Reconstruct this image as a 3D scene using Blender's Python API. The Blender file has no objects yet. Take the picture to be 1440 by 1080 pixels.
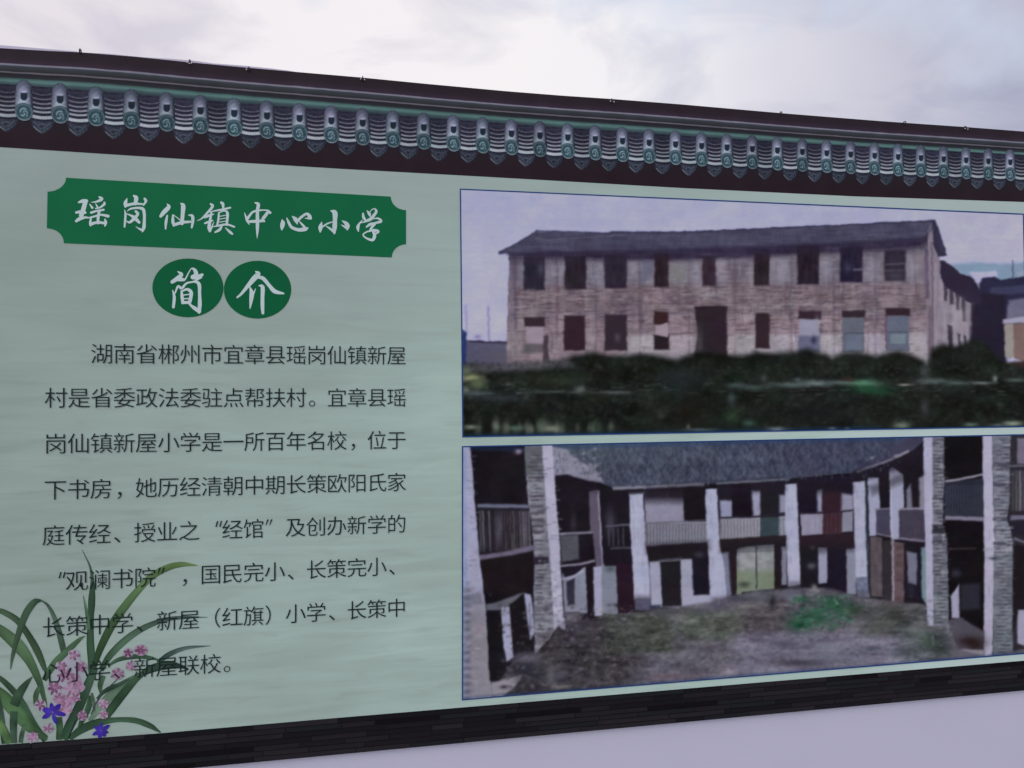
import bpy, math, random
import numpy as np

# ------------------------------------------------------------------ camera, light, exposure
sc = bpy.context.scene
col = sc.collection
H = 1.85                      # eye height above the ground
F_PX = 1040.0                 # focal length in pixels of the 1440 px wide photograph
cam_d = bpy.data.cameras.new('camera')
cam_d.sensor_width = 36.0
cam_d.lens = F_PX / 1440 * 36
cam_d.clip_start = 0.05
cam_d.clip_end = 2000
cam = bpy.data.objects.new('camera', cam_d)
col.objects.link(cam)
cam.location = (0, 0, H)
PITCH = math.atan(5 / F_PX)
cam.rotation_euler = (math.pi / 2 + PITCH, 0, 0)
sc.camera = cam
sc.view_settings.view_transform = 'Standard'
sc.view_settings.look = 'None'
sc.view_settings.exposure = 0
sc.view_settings.gamma = 1
sc.view_settings.use_curve_mapping = False

def lin(c):
    c = np.asarray(c, float) / 255.0
    return np.where(c <= 0.04045, c / 12.92, ((c + 0.055) / 1.055) ** 2.4)
def lin4(c):
    l = lin(c); return (float(l[0]), float(l[1]), float(l[2]), 1)

SUN_EL, SUN_AZ = math.radians(42), math.radians(205)     # veiled by cloud, behind the photographer
world = bpy.data.worlds.new('World')
sc.world = world
world.use_nodes = True
nt = world.node_tree
nt.nodes.clear()
N = nt.nodes.new
def L(a, b): nt.links.new(a, b)
out = N('ShaderNodeOutputWorld'); bg = N('ShaderNodeBackground'); L(bg.outputs[0], out.inputs[0])
bg.inputs[1].default_value = 0.1
sky = N('ShaderNodeTexSky'); sky.sky_type = 'NISHITA'; sky.sun_disc = False
sky.sun_elevation = SUN_EL; sky.sun_rotation = SUN_AZ
sky.air_density = 1.0; sky.dust_density = 2.0
tc = N('ShaderNodeTexCoord')
sep = N('ShaderNodeSeparateXYZ'); L(tc.outputs['Generated'], sep.inputs[0])
# slow warp so that the tone across the sky is uneven
nz0 = N('ShaderNodeTexNoise'); nz0.inputs['Scale'].default_value = 2.2; nz0.inputs['Detail'].default_value = 4
L(tc.outputs['Generated'], nz0.inputs['Vector'])
ma = N('ShaderNodeMath'); ma.operation = 'MULTIPLY_ADD'; L(nz0.outputs[0], ma.inputs[0]); ma.inputs[1].default_value = 0.24; ma.inputs[2].default_value = 0.38
mb = N('ShaderNodeMath'); mb.operation = 'MULTIPLY_ADD'; L(sep.outputs[0], mb.inputs[0]); mb.inputs[1].default_value = 0.5; L(ma.outputs[0], mb.inputs[2])
rp = N('ShaderNodeValToRGB'); L(mb.outputs[0], rp.inputs[0])
els = rp.color_ramp.elements
stops = [(0.0, (228, 221, 228)), (0.26, (236, 229, 235)), (0.36, (247, 241, 244)), (0.50, (250, 246, 248)), (0.59, (245, 243, 247)), (0.69, (216, 214, 226)), (0.78, (182, 184, 204)), (1.0, (186, 187, 204))]
els[0].position = stops[0][0]; els[0].color = lin4(stops[0][1])
els[1].position = stops[-1][0]; els[1].color = lin4(stops[-1][1])
for p, c in stops[1:-1]:
    e = els.new(p); e.color = lin4(c)
# cloud puffs
mp = N('ShaderNodeMapping'); mp.inputs['Scale'].default_value = (1.0, 1.0, 2.2); L(tc.outputs['Generated'], mp.inputs[0])
mp.inputs['Location'].default_value = (3.1, 1.7, 0.4)
nz1 = N('ShaderNodeTexNoise'); nz1.inputs['Scale'].default_value = 4.6; nz1.inputs['Detail'].default_value = 7; nz1.inputs['Roughness'].default_value = 0.55; nz1.inputs['Distortion'].default_value = 0.6
L(mp.outputs[0], nz1.inputs['Vector'])
r1 = N('ShaderNodeValToRGB'); L(nz1.outputs[0], r1.inputs[0])
r1.color_ramp.elements[0].position = 0.47; r1.color_ramp.elements[0].color = (0, 0, 0, 1)
r1.color_ramp.elements[1].position = 0.64; r1.color_ramp.elements[1].color = (1, 1, 1, 1)
m1 = N('ShaderNodeMix'); m1.data_type = 'RGBA'; m1.blend_type = 'MULTIPLY'
L(r1.outputs[0], m1.inputs[0]); L(rp.outputs[0], m1.inputs[6]); m1.inputs[7].default_value = (0.80, 0.81, 0.87, 1)
nz2 = N('ShaderNodeTexNoise'); nz2.inputs['Scale'].default_value = 3.4; nz2.inputs['Detail'].default_value = 5
mp2 = N('ShaderNodeMapping'); mp2.inputs['Location'].default_value = (7.3, 2.2, 5.0); L(tc.outputs['Generated'], mp2.inputs[0]); L(mp2.outputs[0], nz2.inputs['Vector'])
r2 = N('ShaderNodeValToRGB'); L(nz2.outputs[0], r2.inputs[0])
r2.color_ramp.elements[0].position = 0.52; r2.color_ramp.elements[0].color = (0, 0, 0, 1)
r2.color_ramp.elements[1].position = 0.66; r2.color_ramp.elements[1].color = (1, 1, 1, 1)
m2 = N('ShaderNodeMix'); m2.data_type = 'RGBA'
L(r2.outputs[0], m2.inputs[0]); L(m1.outputs[2], m2.inputs[6]); m2.inputs[7].default_value = lin4((206, 217, 236))
# clouds at background strength 0.1: scale to their radiance, then let a little of the clear sky through
sc10 = N('ShaderNodeVectorMath'); sc10.operation = 'SCALE'; L(m2.outputs[2], sc10.inputs[0]); sc10.inputs['Scale'].default_value = 10.0
m3 = N('ShaderNodeMix'); m3.data_type = 'RGBA'; m3.inputs[0].default_value = 0.04
L(sc10.outputs[0], m3.inputs[6]); L(sky.outputs[0], m3.inputs[7])
L(m3.outputs[2], bg.inputs[0])

sun_d = bpy.data.lights.new('sun', 'SUN'); sun_d.energy = 0.5; sun_d.angle = math.radians(35); sun_d.color = (1, 0.95, 0.9)
sun = bpy.data.objects.new('sun', sun_d); col.objects.link(sun)
sun.location = (0, 0, 20)
from mathutils import Vector
sd = Vector((math.sin(SUN_AZ) * math.cos(SUN_EL), math.cos(SUN_AZ) * math.cos(SUN_EL), math.sin(SUN_EL)))
sun.rotation_euler = sd.to_track_quat('Z', 'Y').to_euler()

# ------------------------------------------------------------------ the banner's plane
C_PL = 2.8                                             # distance from the eye to the plane
def ray(px, py):
    xi = (np.asarray(px, float) - 720) / F_PX; yi = (np.asarray(py, float) - 540) / F_PX
    c, s = math.cos(PITCH), math.sin(PITCH)
    return xi, c + yi * s, s - yi * c                  # world x, y, z
_x, _y, _ = ray(6000, 545)
_l = math.hypot(_x, _y); DX, DY = _x / _l, _y / _l       # direction along the banner
NX, NY = DY, -DX                                       # normal, towards the viewer
def UV(px, py):
    x, y, z = ray(px, py)
    t = -C_PL / (x * NX + y * NY)
    return (x * DX + y * DY) * t, z * t                # metres along, metres above the eye
BASE = -1.35
def P3(px, py, off=0.0):
    u, v = UV(px, py)
    return (float(u), -off, float(v) - BASE)
def PX(u):                                             # along-metres -> pixel column (at eye level)
    x = DX * u - NX * C_PL; y = DY * u - NY * C_PL
    return 720 + F_PX * x / y
FOOT = Vector((-C_PL * NX, -C_PL * NY, 0))
ROT = math.atan2(DY, DX)

# ------------------------------------------------------------------ helpers
E_ILL, SPEC = np.array((0.555, 0.535, 0.495)), np.array((0.0065, 0.0065, 0.008))
def alb(c):
    return np.clip((lin(c) - SPEC) / E_ILL, 0.002, 0.9)

def empty(name, loc, rz, label, cat):
    o = bpy.data.objects.new(name, None); col.objects.link(o)
    o.location = loc; o.rotation_euler = (0, 0, rz); o['label'] = label; o['category'] = cat
    o.empty_display_size = 0.2
    return o
def mesh_of(name, verts, faces, colors=None):
    me = bpy.data.meshes.new(name)
    me.from_pydata([tuple(v) for v in verts], [], [tuple(f) for f in faces])
    if colors is not None:
        a = me.color_attributes.new('Col', 'FLOAT_COLOR', 'POINT')
        c = np.ones((len(verts), 4), np.float32); c[:, :3] = colors
        a.data.foreach_set('color', c.ravel())
    me.update()
    return me
def link(name, me, mat, parent, label=None, loc=None):
    o = bpy.data.objects.new(name, me); col.objects.link(o)
    if mat and not me.materials: me.materials.append(mat)
    o.parent = parent
    if label: o['label'] = label
    if loc: o.location = loc
    return o

def new_mat(name, rough=0.55, spec=0.12):
    m = bpy.data.materials.new(name); m.use_nodes = True
    b = m.node_tree.nodes['Principled BSDF']
    b.inputs['Roughness'].default_value = rough
    b.inputs['Specular IOR Level'].default_value = spec
    return m, b
def add_bump(m, b, layers):
    """fabric weave, slack waves: fine relief only"""
    t = m.node_tree; n = t.nodes.new; tcn = n('ShaderNodeTexCoord'); prev = None
    for scale, size, strength, dist in layers:
        mpn = n('ShaderNodeMapping'); mpn.inputs['Scale'].default_value = scale
        t.links.new(tcn.outputs['Object'], mpn.inputs[0])
        z = n('ShaderNodeTexNoise'); z.inputs['Scale'].default_value = size; z.inputs['Detail'].default_value = 2
        t.links.new(mpn.outputs[0], z.inputs['Vector'])
        bp = n('ShaderNodeBump'); bp.inputs['Strength'].default_value = strength; bp.inputs['Distance'].default_value = dist
        t.links.new(z.outputs[0], bp.inputs['Height'])
        if prev: t.links.new(prev.outputs[0], bp.inputs['Normal'])
        prev = bp
    t.links.new(prev.outputs[0], b.inputs['Normal'])
SLACK = [((1, 1, 1), 1.6, 0.5, 0.05), ((1, 1, 1), 300, 0.15, 0.0006)]

# ink: printed colours carried by the mesh, with a little uneven ink and dirt
m_ink, b = new_mat('printed_ink')
t = m_ink.node_tree
at = t.nodes.new('ShaderNodeAttribute'); at.attribute_name = 'Col'
tcn = t.nodes.new('ShaderNodeTexCoord'); zz = t.nodes.new('ShaderNodeTexNoise'); zz.inputs['Scale'].default_value = 9; zz.inputs['Detail'].default_value = 5
t.links.new(tcn.outputs['Object'], zz.inputs['Vector'])
rr = t.nodes.new('ShaderNodeMapRange'); rr.inputs['To Min'].default_value = 0.93; rr.inputs['To Max'].default_value = 1.07
t.links.new(zz.outputs[0], rr.inputs[0])
vm = t.nodes.new('ShaderNodeVectorMath'); vm.operation = 'SCALE'
t.links.new(at.outputs['Color'], vm.inputs[0]); t.links.new(rr.outputs[0], vm.inputs['Scale'])
t.links.new(vm.outputs[0], b.inputs['Base Color'])
add_bump(m_ink, b, SLACK)

m_tile = m_ink.copy(); m_tile.name = 'printed_tile_ink'
tt_ = m_tile.node_tree; oi = tt_.nodes.new('ShaderNodeObjectInfo'); mr2 = tt_.nodes.new('ShaderNodeMapRange'); mr2.inputs['To Min'].default_value = 0.78; mr2.inputs['To Max'].default_value = 1.18
tt_.links.new(oi.outputs['Random'], mr2.inputs[0])
v2 = tt_.nodes.new('ShaderNodeVectorMath'); v2.operation = 'SCALE'
pb = tt_.nodes['Principled BSDF']; src = pb.inputs['Base Color'].links[0].from_socket
tt_.links.new(src, v2.inputs[0]); tt_.links.new(mr2.outputs[0], v2.inputs['Scale'])
tw = tt_.nodes.new('ShaderNodeMix'); tw.data_type = 'RGBA'; tw.blend_type = 'MULTIPLY'; tt_.links.new(v2.outputs[0], tw.inputs[6])
mt = tt_.nodes.new('ShaderNodeMath'); mt.operation = 'MULTIPLY_ADD'; mt.inputs[1].default_value = 7.31; mt.inputs[2].default_value = 0; tt_.links.new(oi.outputs['Random'], mt.inputs[0])
mf = tt_.nodes.new('ShaderNodeMath'); mf.operation = 'FRACT'; tt_.links.new(mt.outputs[0], mf.inputs[0])
tt_.links.new(mf.outputs[0], tw.inputs[0]); tw.inputs[7].default_value = (0.90, 1.0, 0.95, 1)
tt_.links.new(tw.outputs[2], pb.inputs['Base Color'])

def flat_mat(name, c, var=0.1, scale=9.0, rough=0.55, spec=0.12, bump=SLACK, squeeze=(1, 1, 1)):
    m, b = new_mat(name, rough, spec)
    t = m.node_tree; n = t.nodes.new
    tcn = n('ShaderNodeTexCoord'); mpn = n('ShaderNodeMapping'); mpn.inputs['Scale'].default_value = squeeze
    t.links.new(tcn.outputs['Object'], mpn.inputs[0])
    z = n('ShaderNodeTexNoise'); z.inputs['Scale'].default_value = scale; z.inputs['Detail'].default_value = 6
    t.links.new(mpn.outputs[0], z.inputs['Vector'])
    r = n('ShaderNodeMapRange'); r.inputs['To Min'].default_value = 1 - var; r.inputs['To Max'].default_value = 1 + var
    t.links.new(z.outputs[0], r.inputs[0])
    v = n('ShaderNodeVectorMath'); v.operation = 'SCALE'; v.inputs[0].default_value = tuple(alb(c)); t.links.new(r.outputs[0], v.inputs['Scale'])
    t.links.new(v.outputs[0], b.inputs['Base Color'])
    if bump: add_bump(m, b, bump)
    return m

# ------------------------------------------------------------------ ground and hoarding wall
m_ground, b = new_mat('concrete', 0.85, 0.3)
t = m_ground.node_tree; tcn = t.nodes.new('ShaderNodeTexCoord'); z = t.nodes.new('ShaderNodeTexNoise'); z.inputs['Scale'].default_value = 0.8; z.inputs['Detail'].default_value = 10
t.links.new(tcn.outputs['Object'], z.inputs['Vector'])
r = t.nodes.new('ShaderNodeValToRGB'); t.links.new(z.outputs[0], r.inputs[0])
r.color_ramp.elements[0].color = (0.17, 0.165, 0.16, 1); r.color_ramp.elements[0].position = 0.3
r.color_ramp.elements[1].color = (0.30, 0.29, 0.28, 1); r.color_ramp.elements[1].position = 0.7
t.links.new(r.outputs[0], b.inputs['Base Color'])
g = 400.0
me = mesh_of('ground', [(-g, -g, 0), (g, -g, 0), (g, g, 0), (-g, g, 0)], [(0, 1, 2, 3)])
gr = link('ground', me, m_ground, None); gr['kind'] = 'structure'; gr['label'] = 'grey concrete ground in front of the white hoarding'

def box(x0, x1, y0, y1, z0, z1, bev=0.0):
    import bmesh
    bm = bmesh.new(); bmesh.ops.create_cube(bm, size=1)
    for v in bm.verts:
        v.co = ((x0 + x1) / 2 + v.co.x * (x1 - x0), (y0 + y1) / 2 + v.co.y * (y1 - y0), (z0 + z1) / 2 + v.co.z * (z1 - z0))
    if bev: bmesh.ops.bevel(bm, geom=bm.edges[:], offset=bev, segments=2, affect='EDGES', profile=0.6)
    me = bpy.data.meshes.new('box'); bm.to_mesh(me); bm.free(); return me
m_white = flat_mat('white_wall_paint', (173, 169, 194), 0.03, 2.2, 0.6, 0.25, [((1, 1, 1), 2.0, 0.3, 0.02), ((1, 1, 1), 90, 0.12, 0.001)])
m_steel = flat_mat('galvanised_steel', (135, 138, 142), 0.1, 30, 0.45, 0.5, None)
wall = empty('white_hoarding', tuple(FOOT), ROT, 'plain white painted hoarding board showing below the brick edge of the banner', 'hoarding')
for i, (a0, a1) in enumerate([(-4.6, -2.102), (-2.098, 3.398), (3.402, 6.0)]):
    link('panel', box(a0, a1, 0.02, 0.06, 0.03, H + 1.118, 0.003), m_white, wall)
for a in (-4.5, -2.1, 0.3, 2.7, 5.1, 5.9):
    link('post', box(a - 0.03, a + 0.03, 0.062, 0.122, 0.0, H + 1.08, 0.004), m_steel, wall)
for zz_ in (0.35, 1.5, 2.6):
    link('rail', box(-4.55, 5.95, 0.124, 0.16, zz_ - 0.02, zz_ + 0.02, 0.003), m_steel, wall)

# ------------------------------------------------------------------ banner
banner = empty('printed_banner', (FOOT.x, FOOT.y, H + BASE), ROT,
               'pale green printed banner with dark Chinese text, a tiled eave border and two framed photographs', 'banner')
U0, U1 = -3.3, 4.4
def V_at(px, py): return float(UV(px, py)[1]) - BASE
Z_TOP = V_at(480, 106.5)
TOPPX = [(-120, 62), (0, 67.7), (60, 71.2), (113, 73.6), (190, 79.8), (267, 87.7), (350, 95.5), (420, 101.5), (480, 106.6), (510, 109.2), (600, 118), (713, 128.4), (790, 134.5), (860, 139.2), (960, 147), (1100, 159.3), (1240, 170.5), (1357, 178.6), (1440, 185), (1560, 194)]
tu, tz = zip(*[(P3(x, y)[0], P3(x, y)[2]) for x, y in TOPPX])
def top_z(u): return float(np.interp(u, tu, tz))
BOTPX = [(0, 206.9), (240, 222.5), (480, 237.4), (700, 249.5), (960, 264.4), (1200, 276), (1440, 284)]
bu, bz = zip(*[(P3(x, y)[0], P3(x, y)[2]) for x, y in BOTPX])
def band_z(u): return float(np.interp(u, bu, bz))
BRPX = [(0, 1047.5), (226, 1031), (462, 1010.5), (700, 990.6), (1070, 959.5), (1440, 929)]
ku, kz = zip(*[(P3(x, y)[0], P3(x, y)[2]) for x, y in BRPX])
def brick_z(u): return float(np.interp(u, ku, kz))

def strip(name, zlo, zhi, off, mat, parent, n=240, label=None, u0=U0, u1=U1, rows=2):
    vs, fs = [], []
    for i in range(n + 1):
        u = u0 + (u1 - u0) * i / n
        a, b_ = zlo(u), zhi(u)
        for j in range(rows + 1): vs.append((u, -off, a + (b_ - a) * j / rows))
    w = rows + 1
    for i in range(n):
        for j in range(rows): fs.append((i * w + j, (i + 1) * w + j, (i + 1) * w + j + 1, i * w + j + 1))
    return link(name, mesh_of(name, vs, fs), mat, parent, label)

# pale green ground print: rippled water
m_sheet, b = new_mat('pale_green_water_print')
t = m_sheet.node_tree; n = t.nodes.new
tcn = n('ShaderNodeTexCoord')
def noise(scale, size, det=3, rough=0.5, loc=(0, 0, 0), dist=0.0):
    mpn = n('ShaderNodeMapping'); mpn.inputs['Scale'].default_value = scale; mpn.inputs['Location'].default_value = loc
    t.links.new(tcn.outputs['Object'], mpn.inputs[0])
    z = n('ShaderNodeTexNoise'); z.inputs['Scale'].default_value = size; z.inputs['Detail'].default_value = det; z.inputs['Roughness'].default_value = rough; z.inputs['Distortion'].default_value = dist
    t.links.new(mpn.outputs[0], z.inputs['Vector']); return z.outputs[0]
a1 = noise((1.2, 1, 12), 2.0, 4, 0.5, dist=0.5); a2 = noise((0.7, 1, 1.4), 1.0, 3, loc=(4, 0, 2)); a3 = noise((2.4, 1, 17), 1.9, 2, 0.5, (1, 0, 7), 0.5)
s1 = n('ShaderNodeMath'); s1.operation = 'MULTIPLY_ADD'; t.links.new(a1, s1.inputs[0]); s1.inputs[1].default_value = 0.62
stk = n('ShaderNodeMapRange'); stk.inputs['From Min'].default_value = 0.30; stk.inputs['From Max'].default_value = 0.45; stk.inputs['To Min'].default_value = 0.36; stk.inputs['To Max'].default_value = 0.50; t.links.new(a3, stk.inputs[0])
t.links.new(stk.outputs[0], s1.inputs[2])
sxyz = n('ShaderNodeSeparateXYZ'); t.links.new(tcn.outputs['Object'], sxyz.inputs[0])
# the printed ripples are strongest low down and fade out upwards
fz_ = n('ShaderNodeMapRange'); fz_.inputs['From Min'].default_value = 0.5; fz_.inputs['From Max'].default_value = 2.0; fz_.inputs['To Min'].default_value = 1.05; fz_.inputs['To Max'].default_value = 0.4; t.links.new(sxyz.outputs[2], fz_.inputs[0])
c0 = n('ShaderNodeMath'); c0.operation = 'SUBTRACT'; t.links.new(s1.outputs[0], c0.inputs[0]); c0.inputs[1].default_value = 0.80
c1 = n('ShaderNodeMath'); c1.operation = 'MULTIPLY_ADD'; t.links.new(c0.outputs[0], c1.inputs[0]); t.links.new(fz_.outputs[0], c1.inputs[1]); c1.inputs[2].default_value = 0.80
s2 = n('ShaderNodeMath'); s2.operation = 'MULTIPLY_ADD'; t.links.new(a2, s2.inputs[0]); s2.inputs[1].default_value = 0.9; t.links.new(c1.outputs[0], s2.inputs[2])
s3 = n('ShaderNodeMath'); s3.operation = 'MULTIPLY_ADD'; t.links.new(sxyz.outputs[0], s3.inputs[0]); s3.inputs[1].default_value = 0.19; t.links.new(s2.outputs[0], s3.inputs[2])  # light falloff put into the sheet colour: darker left, lighter right
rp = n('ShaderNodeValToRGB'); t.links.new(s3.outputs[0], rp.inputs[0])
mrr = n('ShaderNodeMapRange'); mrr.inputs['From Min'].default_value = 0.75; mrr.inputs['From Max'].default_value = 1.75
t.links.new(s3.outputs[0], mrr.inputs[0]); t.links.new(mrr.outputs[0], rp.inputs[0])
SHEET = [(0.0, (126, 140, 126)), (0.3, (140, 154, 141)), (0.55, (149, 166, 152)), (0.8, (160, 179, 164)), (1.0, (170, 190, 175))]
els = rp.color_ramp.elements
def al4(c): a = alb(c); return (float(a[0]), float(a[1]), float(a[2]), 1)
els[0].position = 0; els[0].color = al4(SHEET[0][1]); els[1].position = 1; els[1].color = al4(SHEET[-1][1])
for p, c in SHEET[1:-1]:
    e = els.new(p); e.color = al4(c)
# greyer, more lavender towards the top
mxr = n('ShaderNodeMapRange'); mxr.inputs['From Min'].default_value = 1.45; mxr.inputs['From Max'].default_value = 2.15; t.links.new(sxyz.outputs[2], mxr.inputs[0]); mxr.inputs['To Max'].default_value = 0.5
mx = n('ShaderNodeMix'); mx.data_type = 'RGBA'; mx.blend_type = 'MIX'
t.links.new(mxr.outputs[0], mx.inputs[0]); t.links.new(rp.outputs[0], mx.inputs[6]); mx.inputs[7].default_value = al4((141, 152, 144))
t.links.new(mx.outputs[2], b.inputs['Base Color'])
add_bump(m_sheet, b, SLACK)
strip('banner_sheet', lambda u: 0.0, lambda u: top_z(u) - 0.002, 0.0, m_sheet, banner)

# white backing sheet that shows as a thin rim along the left of the top edge
BACKPX = [(-120, 58), (0, 62.3), (60, 67.2), (105, 71), (113, 72.6), (150, 74.2), (200, 79.3), (240, 81.6), (275, 84.5), (300, 88.2), (340, 91.0), (385, 95.6), (405, 98.2), (430, 102.6), (480, 108)]
qu, qz = zip(*[(P3(x, y)[0], P3(x, y)[2]) for x, y in BACKPX])
m_back = flat_mat('white_backing_fabric', (176, 168, 184), 0.08, 30, 0.7)
strip('backing_sheet', lambda u: 0.3, lambda u: float(np.interp(u, qu, qz)), -0.006, m_back, banner, u1=qu[-1], n=200)

# eave border band
m_band, b = new_mat('dark_eave_print')
t = m_band.node_tree; n = t.nodes.new
tcn = n('ShaderNodeTexCoord'); sx = n('ShaderNodeSeparateXYZ'); t.links.new(tcn.outputs['UV'], sx.inputs[0])
zb = n('ShaderNodeTexNoise'); zb.inputs['Scale'].default_value = 60; zb.inputs['Detail'].default_value = 3
mpb = n('ShaderNodeMapping'); mpb.inputs['Scale'].default_value = (0.35, 1, 1.5); t.links.new(tcn.outputs['Object'], mpb.inputs[0]); t.links.new(mpb.outputs[0], zb.inputs['Vector'])
ad = n('ShaderNodeMath'); ad.operation = 'MULTIPLY_ADD'; t.links.new(zb.outputs[0], ad.inputs[0]); ad.inputs[1].default_value = 0.012; 
sb = n('ShaderNodeMath'); sb.operation = 'SUBTRACT'; t.links.new(sx.outputs[1], sb.inputs[0]); sb.inputs[1].default_value = 0.006; t.links.new(sb.outputs[0], ad.inputs[2])
rp = n('ShaderNodeValToRGB'); t.links.new(ad.outputs[0], rp.inputs[0])
def fr(y): return min(1.0, max(0.0, (237.4 - y) / (237.4 - 106.5)))
BAND = [(237.4, (42, 32, 38)), (215, (41, 33, 38)), (190, (38, 34, 41)), (166, (44, 40, 54)), (157, (46, 46, 58)), (152, (62, 82, 80)), (149, (84, 112, 106)), (146.5, (70, 96, 90)), (144.5, (44, 46, 50)), (140, (38, 38, 42)),
        (138.9, (42, 40, 44)), (138.0, (98, 92, 98)), (137.0, (94, 90, 94)), (136.2, (44, 44, 48)), (131.0, (54, 58, 60)), (128.9, (62, 66, 70)), (128.0, (112, 112, 120)), (126.8, (120, 116, 126)), (125.8, (54, 44, 54)), (118, (46, 38, 44)), (106.5, (43, 36, 41))]
els = rp.color_ramp.elements
els[0].position = 0; els[0].color = al4(BAND[0][1]); els[1].position = 1; els[1].color = al4(BAND[-1][1])
for y, c in BAND[1:-1]:
    e = els.new(fr(y)); e.color = al4(c)
zc = n('ShaderNodeTexNoise'); zc.inputs['Scale'].default_value = 11; zc.inputs['Detail'].default_value = 5; t.links.new(tcn.outputs['Object'], zc.inputs['Vector'])
rc = n('ShaderNodeMapRange'); rc.inputs['To Min'].default_value = 0.72; rc.inputs['To Max'].default_value = 1.28; t.links.new(zc.outputs[0], rc.inputs[0])
vs_ = n('ShaderNodeVectorMath'); vs_.operation = 'SCALE'; t.links.new(rp.outputs[0], vs_.inputs[0]); t.links.new(rc.outputs[0], vs_.inputs['Scale'])
t.links.new(vs_.outputs[0], b.inputs['Base Color'])
add_bump(m_band, b, SLACK)
border = strip('eave_border', band_z, top_z, 0.0006, m_band, banner, label='dark printed eave border along the top of the banner')
uvl = border.data.uv_layers.new(name='UVMap')
nr = 3
lv = np.zeros(len(border.data.loops), np.int32); border.data.loops.foreach_get('vertex_index', lv)
uvd = np.zeros((len(lv), 2), np.float32); uvd[:, 0] = (lv // nr) / 240.0; uvd[:, 1] = (lv % nr) / 2.0
uvl.data.foreach_set('uv', uvd.ravel())

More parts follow.
